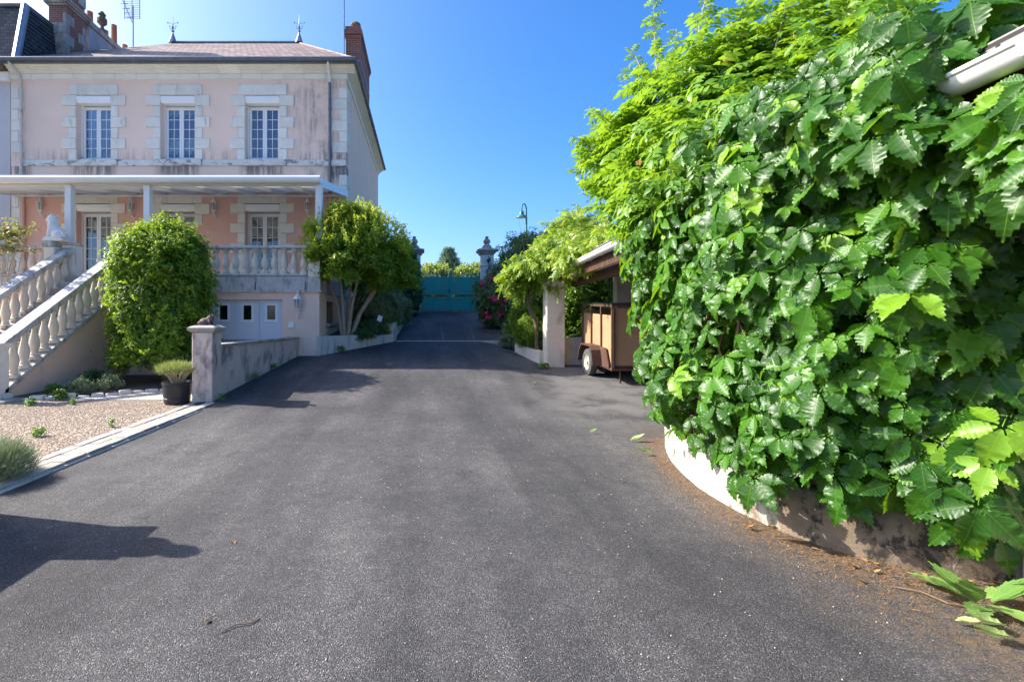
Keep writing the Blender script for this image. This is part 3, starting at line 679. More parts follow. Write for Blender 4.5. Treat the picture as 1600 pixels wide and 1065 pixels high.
for i in range(6): yy = sw[0]+(i+.5)*(sw[1]-sw[0])/6; bars.tube([(TR-.1,yy,sw[2]),(TR-.1,yy,sw[3])],.012,5)
bars.build('window_bars', m_iron, ter)
MB().box(-14.6,TR+.06,YT-.06,YF,2.25,2.31).build('ledge', m_rail, ter)
MB().box(-14.6,TR+.03,YT-.03,YF,2.31,2.66).build('floor_slab', m_rail, ter)
MB().box(-14.6,TR-.02,YT+.02,YF,2.66,2.69).build('paving', m_conc, ter)
for X in (U(400,YT),U(478,YT)): MB().tube([(X,YT-.06,2.31),(X,YT-.06,2.52)],.012,5).build('drain_spout', m_iron, ter)
BP = [(.085,0),(.085,.06),(.060,.075),(.062,.10),(.048,.13),(.066,.19),(.078,.26),(.074,.33),(.055,.42),(.040,.50),(.038,.54),(.058,.565),(.058,.585),(.045,.60),(.075,.62),(.075,.67)]
BP = [(r*1.22,z) for r,z in BP]
bal_me = MB().lathe(BP, n=14).mesh('baluster', m_bal, smooth=35)
bal_me2 = bal_me
def balrow(parent, xs, y, z, s=1):
    for x in xs: link('baluster', bal_me, parent, T(x,y,z,random.uniform(0,6),s))
def rowx(a,b,sp=.26): n = int((b-a)/sp); return [a+(b-a)*(i+.5)/n for i in range(n)]
ya, yb = YT-.02, YT+.2
for (a,b) in ((-7.55,-3.12),(-14.4,-9.85)):
    MB().cbox(a-.05,b+.02,ya,yb,2.69,2.74,.01).build('plinth', m_rail, ter)
    MB().cbox(a-.05,b+.02,ya-.03,yb+.03,3.41,3.49,.02).build('rail', m_rail, ter)
    balrow(ter, rowx(a,b), YT+.09, 2.74)
pr = MB().cbox(-3.1,TR+.02,ya-.02,yb+.06,2.66,3.5,.015).build('pier', m_stone, ter); MB().cbox(-3.16,TR+.07,ya-.06,yb+.1,3.5,3.57,.015).build('cap', m_rail, pr)
for yy in rowx(YT+.35,YF-.2): link('baluster', bal_me, ter, T(TR-.1,yy,2.74))
MB().cbox(TR-.2,TR,YT+.28,YF-.01,3.41,3.49,.02).build('rail', m_rail, ter)
MB().cbox(TR-.19,TR-.01,YT+.28,YF-.01,2.69,2.74,.01).build('plinth', m_rail, ter)
# garage door: four leaves with small windows
ga,gb,gc,gd = garage; nL = 4; Lw = (gb-ga)/nL
gdoor = MB().box(ga,gb,YT+.16,YT+.18,gc,gd).build('garage_door', m_garage, ter)
for i in range(nL):
    a,b = ga+i*Lw+.004, ga+(i+1)*Lw-.004; xm = (a+b)/2; zw = (W(501,YT),W(475,YT))
    h = MB(); wall_holes(h,a,b,gc+.02,gd-.01,[(xm-.14,xm+.14,*zw)],YT+.10,YT+.158); h.build('door_leaf', m_garage, gdoor)
    h = MB(); wall_holes(h,xm-.17,xm+.17,zw[0]-.03,zw[1]+.03,[(xm-.11,xm+.11,zw[0]+.03,zw[1]-.03)],YT+.08,YT+.11); h.build('pane_frame', m_pvc, gdoor)
    MB().box(xm-.139,xm+.139,YT+.12,YT+.128,zw[0]+.001,zw[1]-.001).build('pane', m_glass, gdoor)
    MB().box(xm-.139,xm+.139,YT+.15,YT+.156,zw[0]+.002,zw[1]-.002).build('backing', m_dark, gdoor)
MB().box(ga+.3,gb-.3,YT+.075,YT+.098,.95,1.0).build('door_handle', m_zincl, gdoor)
bb = MB().cbox(U(451,YT),U(460,YT),YT-.06,YT-.001,W(512,YT),W(503,YT),.01).build('switch_box', m_pvc, None, label='small white switch box on the basement wall beside the garage door', category='switch box')

# ------------------------------------------------------------ pergola
perg = thing('pergola', (-8,YT,2.69), 'white metal pergola roof on slim posts over the terrace', 'pergola')
zf, zb = 5.20, 6.0
for X in (U(104.5,YT),U(228,YT),U(497.5,YT)+.0,-13.2): MB().cbox(X-.085,X+.085,YT+.02,YT+.19,(2.69 if X<-3.2 else 3.57),zf-.08,.012).build('post', m_white, perg)
MB().tube([(-14.6,YT-.05,zf+.03),(-2.78,YT-.05,zf+.03)],.105,14).build('gutter', m_white, perg, smooth=40)
MB().box(-14.6,-2.8,YT+.06,YT+.16,zf-.1,zf+.08).build('beam', m_white, perg)
sl = (zb-zf)/(YF-YT)
def raf(x,wd,d0,d1): return MB().add([(x-wd,YT+.17,zf+d0),(x+wd,YT+.17,zf+d0),(x+wd,YF-.01,zb+d0),(x-wd,YF-.01,zb+d0),(x-wd,YT+.17,zf+d1),(x+wd,YT+.17,zf+d1),(x+wd,YF-.01,zb+d1),(x-wd,YF-.01,zb+d1)],[(0,3,2,1),(4,5,6,7),(0,1,5,4),(1,2,6,5),(2,3,7,6),(3,0,4,7)])
for i in range(12): raf(-2.86-i*1.06,.04,-.08,.055).build('rafter', m_white, perg)
for i in range(11): raf(-2.86-(i+.5)*1.06,.48,.06,.085).build('roof_panel', m_panel, perg)
MB().box(-14.6,-2.8,YF-.14,YF-.04,zb-.14,zb-.082).build('wall_plate', m_white, perg)
raf(-2.80,.03,-.12,.10).build('edge_trim', m_white, perg)

# ------------------------------------------------------------ staircase
stairs = thing('staircase', (-8.7,9,0), 'stone staircase with sloping baluster railings rising to the terrace', 'staircase')
SX0, SX1 = -9.42, -7.95; ys0, ys1 = 9.0, YT-.03; n = 15; zt = 2.66
for i in range(n):
    y0 = ys0+(ys1-ys0)*i/n; z1 = zt*(i+1)/n
    MB().cbox(SX0+.1,SX1-.1,y0-.03,ys0+(ys1-ys0)*(i+1)/n+.02,z1-.16,z1,.012).build('step', m_stone_d, stairs)
def zl(Y): return 1.28+(Y-9.3)*.608                            # top of the sloping rail
for X in (SX0,SX1):
    pl = [(9.05,-.02),(9.05,zl(9.05)-1.0),(ys1,zl(ys1)-1.0),(ys1,-.02)]
    MB().prism(pl, X-.08, X+.08, 'x').build('wall', m_base, stairs)
    MB().prism([(9.05,zl(9.05)-.995),(9.05,zl(9.05)-.90),(ys1,zl(ys1)-.90),(ys1,zl(ys1)-.995)], X-.13, X+.13, 'x').build('stringer', m_rail, stairs)
    MB().prism([(9.02,zl(9.02)-.13),(9.02,zl(9.02)-.035),(9.02,zl(9.02)),(ys1+.1,zl(ys1+.1)),(ys1+.1,zl(ys1+.1)-.13)], X-.14, X+.14, 'x').build('rail', m_rail, stairs)
    for Y in rowx(9.25,ys1-.05,.255): 
        s = link('baluster', bal_me, stairs, T(X,Y,zl(Y)-.915,0,(1,1,1.17)))
    nz = MB().lathe([(.17,0),(.17,.15),(.13,.17),(.13,1.0),(.165,1.03),(.165,1.10)],(X,9.0,.0),4,True).build('newel_post', m_stone, stairs)
    MB().cbox(X-.16,X+.16,ys1-.05,ys1+.24,2.4,3.5,.012).build('newel_post', m_stone, stairs); MB().cbox(X-.2,X+.2,ys1-.09,ys1+.28,3.5,3.56,.012).build('cap', m_rail, stairs)
MB().cbox(-9.7,-7.55,8.72,9.1,-.03,.07,.01).build('bottom_slab', m_stone_d, stairs)

# ------------------------------------------------------------ lanterns
def lantern(x,y,z,s,label,group=None,down=True):
    """wall lantern, tapered glass body, hat and scroll bracket; y is the wall face"""
    L = thing('wall_lantern',(x,y,z),label,'lantern',group); cy = y-.17*s
    MB().lathe([(.03,.0),(.075,.02),(.062,.035),(.095,.26),(.10,.28)],(x,cy,z),6).build('glass', m_frost, L)
    fr = MB()
    for k in range(6):
        a = 2*PI*(k+.5)/6; fr.tube([(x+.064*math.cos(a),cy+.064*math.sin(a),z+.03),(x+.102*math.cos(a),cy+.102*math.sin(a),z+.28)],.009,4)
    fr.lathe([(.03,-.05),(.07,0),(.078,.03),(.06,.035)],(x,cy,z),6); fr.build('frame', m_white_w, L)
    MB().lathe([(.125,.275),(.11,.30),(.05,.38),(.055,.40),(.02,.42),(.03,.45),(.006,.50)],(x,cy,z),6).build('hat', m_white_w, L)
    br = MB(); br.tube([(x,y,z-.16),(x,y-.09*s,z-.15),(x,cy,z-.11),(x,cy,z-.04)],.018,6); br.lathe([(.02,0),(.055,.03),(.055,.10),(.02,.13)],(x,y-.025,z-.22),8); br.build('bracket', m_white_w, L)
    return L
for p,lab in ((68,'white wall lantern on salmon wall near the stair lion statue'),(208,'white wall lantern between the left glazed door and the small high window'),
              (337,'white wall lantern between the small high window and the right glazed door'),(482,'white wall lantern right of the right glazed door under the pergola')):
    lantern(hx(p),YF+.004,hz(331),1,lab,'lanterns on the ground floor facade')
x = U(467,YT); lantern(x,YT,W(484,YT),.75,'larger white lantern on the basement wall right of the garage door')

# ------------------------------------------------------------ statues (one continuous remeshed body each)
def remeshed(name, mb, voxel, mat, **props):
    me0 = mb.mesh(name+'_src', mat); o = bpy.data.objects.new(name+'_src', me0); COL.objects.link(o)
    md = o.modifiers.new('r','REMESH'); md.mode = 'VOXEL'; md.voxel_size = voxel
    ms = o.modifiers.new('s','SMOOTH'); ms.factor = .5; ms.iterations = 3
    dg = bpy.context.evaluated_depsgraph_get(); me = bpy.data.meshes.new_from_object(o.evaluated_get(dg)); me.name = name
    bpy.data.objects.remove(o); bpy.data.meshes.remove(me0)
    me.polygons.foreach_set('use_smooth',[True]*len(me.polygons)); me.materials.clear(); me.materials.append(mat)
    return link(name, me, None, **props)
lx, ly, lz = SX0-.20, 12.66, zl(12.62)-.02                     # seated lion facing left on the stair rail
lz = 3.565; b = MB(); MB().cbox(SX0-.48,SX0-.205,12.5,12.9,3.42,3.56,.02).build('cap', m_rail, stairs); MB().cbox(SX0-.44,SX0-.165,12.54,12.88,0,3.418,.02).build('newel_post', m_stone, stairs)
b.sphere((lx-.02,ly,lz+.22),(.12,.10,.22)); b.sphere((lx+.10,ly,lz+.14),(.14,.13,.14)); b.sphere((lx-.06,ly,lz+.36),(.12,.12,.16))
b.sphere((lx-.07,ly-.01,lz+.50),(.115,.105,.115)); b.sphere((lx-.15,ly-.03,lz+.47),(.06,.055,.05)); b.sphere((lx-.06,ly,lz+.58),(.06,.08,.04))
for sg in (-1,1):
    b.tube([(lx-.08,ly+sg*.06,lz+.3),(lx-.12,ly+sg*.065,lz+.12),(lx-.13,ly+sg*.065,lz+.03)],[.055,.045,.04],8); b.sphere((lx-.16,ly+sg*.065,lz+.035),(.065,.045,.035))
    b.sphere((lx+.08,ly+sg*.09,lz+.1),(.12,.06,.11)); b.sphere((lx-.02,ly+sg*.1,lz+.035),(.08,.04,.035)); b.sphere((lx-.04,ly+sg*.085,lz+.58),(.025,.03,.03))
b.tube([(lx+.2,ly,lz+.06),(lx+.24,ly-.06,lz+.1),(lx+.2,ly-.1,lz+.2)],.025,6)
b.box(lx-.22,lx+.24,ly-.13,ly+.13,lz-.03,lz+.02)
b.v = [((x-lx)*1.12+lx,(y-ly)*1.12+ly,(z-lz)*1.08+lz+.03) for x,y,z in b.v]
remeshed('lion_statue', b, .012, m_lion, label='white seated lion statue on the stair railing', category='statue')

# ------------------------------------------------------------ yard pillars and garden wall
def yard_pillar(parent, x, y, h, mat, name='pillar'):
    p = MB().cbox(x-.185,x+.185,y-.2,y+.2,-.06,h,.012).build(name, mat, parent)
    MB().lathe([(.19,0),(.235,.03),(.25,.05),(.25,.09),(.20,.12),(.16,.13)],(x,y,h),4,True).build('cap', m_stone_d, p); return p
gw = thing('garden_wall', (-4.0,9.0,0), 'low stained retaining wall with square end pillar beside the driveway', 'wall')
yard_pillar(gw, -4.045, 9.0, 1.30, m_gwall)
def slant(x0,y0,x1,y1,t,z0,z1): 
    d = Vector((x1-x0,y1-y0)).normalized(); nn = Vector((-d.y,d.x))*t
    return [(x0,y0,z0),(x1,y1,z0),(x1+nn.x,y1+nn.y,z0),(x0+nn.x,y0+nn.y,z0),(x0,y0,z1),(x1,y1,z1),(x1+nn.x,y1+nn.y,z1),(x0+nn.x,y0+nn.y,z1)]
BF = [(0,3,2,1),(4,5,6,7),(0,1,5,4),(1,2,6,5),(2,3,7,6),(3,0,4,7)]
MB().add(slant(-3.88,9.205,-3.37,12.89,.2,-.05,1.02),BF).build('wall_body', m_gwall, gw)
for i in range(4):
    t0,t1 = i/4,(i+1)/4; a = (-3.84+.51*t0, 9.21+3.66*t0); c_ = (-3.84+.51*t1, 9.21+3.66*t1-.008)
    MB().add(slant(*a,*c_,.28,1.022,1.075),BF).build('coping_stone', m_stone_d, gw)
fx0, fy0, fz0 = -4.045, 9.0, 1.425; b = MB()                   # squat seated frog-like figure facing right
b.sphere((fx0-.03,fy0,fz0+.075),(.11,.075,.07)); b.sphere((fx0+.06,fy0,fz0+.13),(.065,.06,.06)); b.sphere((fx0+.10,fy0,fz0+.16),(.05,.05,.035))
for sg in (-1,1):
    b.sphere((fx0+.08,fy0+sg*.035,fz0+.195),(.018,.018,.02)); b.sphere((fx0-.07,fy0+sg*.07,fz0+.05),(.075,.035,.045)); b.sphere((fx0-.02,fy0+sg*.085,fz0+.015),(.08,.03,.016))
    b.tube([(fx0+.06,fy0+sg*.05,fz0+.1),(fx0+.085,fy0+sg*.065,fz0+.015)],[.024,.018],6); b.sphere((fx0+.10,fy0+sg*.065,fz0+.014),(.04,.022,.014))
b.box(fx0-.13,fx0+.13,fy0-.09,fy0+.09,fz0-.004,fz0+.02)
remeshed('frog_statue', b, .008, m_frog, label='small brown frog statue on the pillar of the garden wall', category='statue')
gp = thing('garden_wall', (-4.05,3.9,0), 'garden wall with ball-topped pillar left of the frame, seen by its shadow', 'wall')
pp = yard_pillar(gp, -4.05, 3.78, 1.34, m_gwall)
MB().lathe([(.14,.13),(.10,.16),(.07,.20),(.12,.25),(.145,.31),(.14,.37),(.10,.43),(.06,.46),(.075,.49),(.092,.53),(.092,.57),(.075,.61),(.04,.645),(.01,.66)],(-4.05,3.78,1.34),16).build('ball_finial', m_stone_d, pp)
MB().box(-4.16,-3.94,-8,3.575,-.05,1.12).build('wall_body', m_gwall, gp); MB().cbox(-4.2,-3.9,-8,3.57,1.122,1.18,.01).build('coping', m_stone_d, gp)
# ------------------------------------------------------------ planting beds beside the ramp
bed = MB()
pl = [(-2.84,12.98),(-1.02,15.12),(-.92,15.6),(-.72,24.6),(-2.84,24.6)]
def zb_(y): return 1.0 if y < 15.3 else 1.0+min(1,(y-15.3)/9)*.85
V = [(x,y,zb_(y)-.02) for x,y in pl]+[(x,y,-.05) for x,y in pl]
bed.add(V,[(0,1,2,3,4)]+[(i,5+i,5+(i+1)%5,(i+1)%5) for i in range(5)]); bed.build('planting_bed', m_soil, None, kind='structure', label='planting bed left of the ramp')
rw = thing('retaining_wall',(-2,13.5,.5),'low concrete retaining wall of the planting bed below the small tree','wall')
def wallseg(parent, pts, t, zt0, zt1, zb0=-.05, mat=None, name='wall_body'):
    for (a,b) in zip(pts,pts[1:]):
        v = slant(a[0],a[1],b[0],b[1],t,zb0,zt0); n = len(pts)-1
        v[5] = (v[5][0],v[5][1],zt1); v[6] = (v[6][0],v[6][1],zt1); MB().add(v,BF).build(name, mat or m_conc, parent)
wallseg(rw, [(-2.86,12.86),(-1.9,13.98)], .16, 1.09,1.085); wallseg(rw, [(-1.895,13.985),(-.98,15.05)], .16, 1.08,1.07)
wallseg(rw, [(-.965,15.06),(-.93,15.55)], .16, 1.30,1.32); wallseg(rw, [(-1.55,15.30),(-.98,15.30)], .14, 1.40,1.40)
wallseg(rw, [(-.925,15.56),(-.86,18.5)], .16, 1.44,1.62); wallseg(rw, [(-.855,18.51),(-.74,24.4)], .16, 1.62,2.10)
bed = MB(); pl = [(2.95,15.4),(3.05,13.6),(7.5,13.4),(7.5,24.7),(3.0,24.7)]
V = [(x,y,.75+max(0,(y-13.4))*.11) for x,y in pl]+[(x,y,-.05) for x,y in pl]
bed.add(V,[(4,3,2,1,0)]+[(i,(i+1)%5,5+(i+1)%5,5+i) for i in range(5)]); bed.build('planting_bed', m_soil, None, kind='structure', label='planting bed right of the ramp')
rw = thing('retaining_wall',(2.9,15,.7),'low pale retaining wall right of the ramp under the shrubs','wall')
wallseg(rw, [(3.0,24.4),(2.86,18.5)], .16, 2.05,1.55); wallseg(rw, [(2.855,18.49),(2.72,15.6)], .16, 1.52,1.22); wallseg(rw, [(2.72,15.59),(3.35,15.2)], .14, 1.12,1.08)
wallseg(rw, [(2.62,14.3),(2.98,12.75)], .14, .82,.70,mat=m_beige); wallseg(rw, [(3.34,15.19),(3.5,14.2)], .14, 1.0,.95)

# ------------------------------------------------------------ entrance gate
YG = 25.0; zg = 1.91
gate = thing('entrance_gate',(1.28,YG,zg),'closed teal double gate with spiked top rail at the head of the ramp','gate')
for sg,nm in ((-1,'left'),(1,'right')):
    x0,x1 = (-.24,1.27) if sg<0 else (1.29,2.80)
    z0 = zg+.06; leaf = MB()
    leaf.box(x0,x0+.08,YG,YG+.06,z0,zg+2.05); leaf.box(x1-.08,x1,YG,YG+.06,z0,zg+2.05)
    for a,b in ((z0,z0+.08),(z0+.62,z0+.70),(z0+.82,z0+.90),(zg+1.72,zg+1.80),(zg+1.92,zg+1.96)): leaf.box(x0+.08,x1-.08,YG+.002,YG+.058,a,b)
    lf = leaf.build('gate_leaf', m_teal, gate)
    n = 12; wv = (x1-x0-.16)/n
    for i in range(n):
        a = x0+.08+i*wv
        MB().cbox(a+.004,a+wv-.004,YG+.015,YG+.045,z0+.90,zg+1.72,.006).build('board', m_teal, lf)
        MB().cbox(a+.004,a+wv-.004,YG+.015,YG+.045,z0+.08,z0+.62,.006).build('board', m_teal, lf)
    sp = MB()
    for i in range(12): xx = x0+.14+i*(x1-x0-.28)/11; sp.tube([(xx,YG+.03,zg+1.80),(xx,YG+.03,zg+2.03),(xx,YG+.03,zg+2.12)],[.012,.012,.003],5)
    for i in range(8): xx = x0+.2+i*(x1-x0-.4)/7; sp.tube([(xx,YG+.03,z0+.70),(xx,YG+.03,z0+.82)],.012,5)
    sp.build('spikes', m_teal, lf)
MB().box(1.24,1.32,YG-.03,YG-.002,zg+.1,zg+2.15).build('meeting_stile', m_teal, gate); MB().box(1.20,1.25,YG-.06,YG-.031,zg+1.0,zg+1.16).build('handle', m_iron, gate)
for X,lab in ((-.58,'stone gate pillar with turned finial rising behind the dark rounded bush'),(3.15,'stone gate pillar with turned finial and iron bracket beside the oleander')):
    g = thing('gate_pillar',(X,YG,zg),lab,'pillar','pillars of the entrance gate')
    MB().cbox(X-.34,X+.34,YG-.3,YG+.34,zg-.1,W(417,YG),.02).build('shaft', m_stone, g); MB().cbox(X-.37,X+.37,YG-.33,YG+.37,W(417,YG),W(415,YG)+.04,.02).build('band', m_stone, g)
    MB().cbox(X-.32,X+.32,YG-.28,YG+.32,W(415,YG)+.042,W(399,YG),.015).build('neck', m_stone, g)
    MB().lathe([(.33,0),(.40,.08),(.42,.14),(.50,.18),(.52,.26),(.42,.30)],(X,YG+.02,W(399,YG)),4,True).build('cap', m_stone_d, g)
    MB().lathe([(.36,0),(.34,.05),(.22,.14),(.24,.17),(.19,.21),(.12,.27),(.15,.32),(.19,.40),(.16,.50),(.07,.56),(.10,.60),(.09,.65),(.02,.70)],(X,YG+.02,W(399,YG)+.30),12).build('finial', m_stone_d, g, smooth=40)
ib = MB(); X=3.2; ib.tube([(X,YG-.3,4.1),(X+.05,YG-.42,4.25),(X-.06,YG-.46,4.42),(X+.08,YG-.44,4.55),(X,YG-.36,4.7)],.03,6); ib.sphere((X-.02,YG-.45,4.5),(.09,.06,.10),8,6); ib.tube([(X,YG-.3,4.1),(X-.1,YG-.4,4.0),(X+.02,YG-.42,3.92)],.025,6); ib.tube([(X,YG-.29,4.45),(X,YG-.42,4.5)],.03,6)
ib.build('iron_bracket', m_iron, None, label='dark wrought iron ornament on the face of the right gate pillar', category='ornament')
# boundary walls either side of the gate
bw = thing('boundary_wall',(-1.5,YG+.1,1.8),'rendered boundary wall behind the left bed at the gate','wall'); MB().box(-2.9,-.94,YG,YG+.25,1.5,3.6).build('wall_body', m_beige, bw); MB().box(-2.9,-.94,YG-.05,YG+.3,3.602,3.68).build('coping', m_stone_d, bw)
bw = thing('boundary_wall',(5,YG+.1,1.8),'rendered boundary wall behind the shrubs right of the gate','wall'); MB().box(3.5,14,YG,YG+.25,1.4,3.6).build('wall_body', m_beige, bw); MB().box(3.5,14,YG-.05,YG+.3,3.602,3.68).build('coping', m_stone_d, bw)
# street lamp
YS = 32.; sx = U(822.5,YS)
sl_ = thing('street_lamp',(sx,YS,1.86),'tall green street lamp with hooked arm beyond the gate','street lamp')
zt = W(318,YS); zh = W(336,YS)
MB().lathe([(.12,0),(.12,.9),(.07,1.0),(.06,zt-1.86-.9)],(sx,YS,1.86),10).build('post', m_green, sl_)
MB().tube([(sx,YS,zt-.95),(sx,YS,zt-.35),(sx-.06,YS,zt-.1),(sx-.16,YS,zt),(sx-.27,YS,zt-.08),(sx-.31,YS,zt-.35),(sx-.31,YS,zh+.2)],.045,8).build('arm', m_green, sl_)
hd = MB().lathe([(.36,-.16),(.34,-.10),(.16,.02),(.13,.22),(.05,.3)],(sx-.31,YS,zh),14).build('lamp_head', m_green, sl_, smooth=40)
MB().lathe([(.33,-.175),(.30,-.165)],(sx-.31,YS,zh),14).build('diffuser', m_stone, hd)

# ------------------------------------------------------------ outbuilding and carport on the right
GX = lambda Y: 2.62+.067*Y; ZE = 2.77
cp = thing('carport',(4.5,6,0),'long tiled outbuilding and open carport with brown boarded eaves and white gutter','carport')
def strip(mb, a, b, dx0, dx1, z0, z1):
    v = [(GX(a)+dx0,a,z0),(GX(a)+dx1,a,z0),(GX(b)+dx1,b,z0),(GX(b)+dx0,b,z0),(GX(a)+dx0,a,z1),(GX(a)+dx1,a,z1),(GX(b)+dx1,b,z1),(GX(b)+dx0,b,z1)]
    return mb.add(v,BF)
ya_, yb_ = .6, 12.75
strip(MB(), .8, 6.3, .70, .92, -.05, 2.62).build('wall', m_beige, cp)
MB().box(GX(6.3)+.70,7.4,6.05,6.28,-.05,2.6).build('wall', m_beige, cp)
MB().box(7.2,7.45,.8,13.0,-.05,4.2).build('wall', m_beige, cp)
MB().box(5.38,7.2,12.78,13.0,-.05,3.4).build('wall', m_beige, cp)
MB().cbox(U(853,12.5),U(879,12.5)+.04,12.42,12.84,-.05,2.55,.015).build('post', m_beige, cp)
MB().cbox(5.0,5.36,12.70,12.98,-.05,2.95,.015).build('post', m_beige, cp)
MB().box(3.58,5.0,12.78,12.95,-.05,1.06).build('low_wall', m_beige, cp)
# roof slab, rising to the right
def rz_(dx): return ZE+.03+dx*.46
rv = []
for Y in (ya_,yb_+.35):
    for dx in (-.02,4.4): rv += [(GX(Y)+dx,Y,rz_(dx)),(GX(Y)+dx,Y,rz_(dx)+.11)]
MB().add(rv,[(0,2,6,4),(1,5,7,3),(0,4,5,1),(2,3,7,6),(0,1,3,2),(4,6,7,5)]).build('roof', m_tile, cp)
for i in range(44):                                             # brown fascia boards under the gutter, one by one
    a = 5.9+i*.155; b = a+.147
    strip(MB(), a, b, .02, .045, 2.50, 2.77).build('fascia_board', m_brownwood, cp)
strip(MB(), .8, 5.89, .02, .045, 2.50, 2.77).build('fascia_board', m_brownwood, cp)
strip(MB(), .8, 12.6, .05, .72, 2.56, 2.58).build('soffit', m_white_w, cp)
strip(MB(), 6.3, 12.6, .30, .46, 2.38, 2.555).build('beam', m_brownwood, cp)
for i in range(7):
    Y = 6.9+i*.9; MB().add([(GX(Y)+.1,Y,rz_(.1)-.16),(GX(Y)+4.2,Y,rz_(4.2)-.16),(GX(Y)+4.2,Y+.07,rz_(4.2)-.16),(GX(Y)+.1,Y+.07,rz_(.1)-.16),(GX(Y)+.1,Y,rz_(.1)-.02),(GX(Y)+4.2,Y,rz_(4.2)-.02),(GX(Y)+4.2,Y+.07,rz_(4.2)-.02),(GX(Y)+.1,Y+.07,rz_(.1)-.02)],BF).build('rafter', m_brownwood, cp)
# half-round gutter with brackets
pr = []
for k in range(13):
    a = PI+PI*k/12; pr.append((-.075+.085*math.cos(a), 2.77+.085*math.sin(a)))
for k in range(13):
    a = 2*PI-PI*k/12; pr.append((-.075+.075*math.cos(a), 2.772+.075*math.sin(a)))
gm = MB(); n = len(pr); ye = 11.4
vs = [(GX(.6)+dx,.6,z) for dx,z in pr]+[(GX(ye)+dx,ye,z) for dx,z in pr]
gm.add(vs,[(i,(i+1)%n,n+(i+1)%n,n+i) for i in range(n)]+[tuple(range(n))[::-1],tuple(range(n,2*n))]); gm.tube([(GX(.6)-.16,.6,2.77),(GX(ye)-.16,ye,2.77)],.014,8)
gut = gm.build('gutter', m_white, cp, smooth=40)
for i in range(18):
    Y = .9+i*.6
    bm_ = MB(); q = []
    for k in range(9):
        a = PI+PI*k/8; q.append((-.075+.093*math.cos(a),2.77+.093*math.sin(a)))
    for k in range(9):
        a = 2*PI-PI*k/8; q.append((-.075+.087*math.cos(a),2.77+.087*math.sin(a)))
    m_=len(q); bm_.add([(GX(Y)+dx,Y,z) for dx,z in q]+[(GX(Y)+dx,Y+.04,z) for dx,z in q],[(i_,(i_+1)%m_,m_+(i_+1)%m_,m_+i_) for i_ in range(m_)]+[tuple(range(m_))[::-1],tuple(range(m_,2*m_))]); bm_.build('gutter_bracket', m_white, gut)
MB().cbox(5.75,6.25,4.95,5.3,3.6,4.47,.01).build('chimney', m_brick, cp); 
a = antenna_mast(5.85,5.1,4.4,5.6,'television aerial on a mast above the outbuilding roof')
g = MB().tube([(5.85,5.1,5.02),(5.5,5.0,4.99)],.012,5)
for i in range(6): xx=5.52+i*.06; g.tube([(xx,4.98,4.9),(xx,5.02,5.08)],.006,4)
g.build('boom', m_zincl, a)

# ------------------------------------------------------------ trailer
tr = thing('box_trailer',(4.8,11.3,.25),'tan plywood box trailer with brown steel frame parked under the carport','trailer')
X0,X1,Ya,Yb = 4.0,5.62,10.4,12.4; zb0,zt0 = .50,1.80
tilt = .045
def tz(y,z): return z+(y-Ya)*tilt
def tbox(name,x0,x1,y0,y1,z0,z1,mat,par=tr):
    v = [(x0,y0,tz(y0,z0)),(x1,y0,tz(y0,z0)),(x1,y1,tz(y1,z0)),(x0,y1,tz(y1,z0)),(x0,y0,tz(y0,z1)),(x1,y0,tz(y0,z1)),(x1,y1,tz(y1,z1)),(x0,y1,tz(y1,z1))]
    return MB().add(v,BF).build(name,mat,par)
tbox('floor',X0+.02,X1-.02,Ya+.02,Yb-.02,zb0,zb0+.05,m_rust)
for i in range(3):
    a = Ya+.03+i*(Yb-Ya-.06)/3; tbox('side_panel',X0+.015,X0+.035,a+.004,a+(Yb-Ya-.06)/3-.004,zb0+.05,zt0-.18,m_ply)
for i in range(2):
    a = X0+.04+i*(X1-X0-.08)/2; tbox('tailgate_panel',a+.004,a+(X1-X0-.08)/2-.004,Ya+.015,Ya+.035,zb0+.05,zt0-.02,m_ply)
tbox('side_panel',X1-.035,X1-.015,Ya+.04,Yb-.04,zb0+.05,zt0-.18,m_ply); tbox('front_panel',X0+.04,X1-.04,Yb-.035,Yb-.015,zb0+.05,zt0-.1,m_ply)
for i in range(4):
    y = Ya+.0+i*(Yb-Ya-.05)/3; tbox('frame_post',X0-.02,X0+.014,y,y+.05,zb0-.02,zt0,m_rust); tbox('frame_post',X1-.014,X1+.02,y,y+.05,zb0-.02,zt0,m_rust)
for x in (X0,(X0+X1)/2,X1-.05): tbox('frame_post',x+.001,x+.049,Ya-.022,Ya+.012,zb0-.02,zt0-.002,m_rust)
for z in (zb0-.06,zt0): 
    tbox('frame_rail',X0-.025,X0+.03,Ya-.02,Yb,z,z+.05,m_rust); tbox('frame_rail',X1-.03,X1+.025,Ya-.02,Yb,z,z+.05,m_rust); tbox('frame_rail',X0+.031,X1-.031,Ya-.025,Ya+.03,z,z+.05,m_rust); tbox('frame_rail',X0+.031,X1-.031,Yb-.04,Yb,z,z+.05,m_rust)
tbox('lid',X0-.03,X1+.03,Ya-.03,Yb+.01,zt0+.055,zt0+.075,m_black)
wy = 11.42; wr = .315
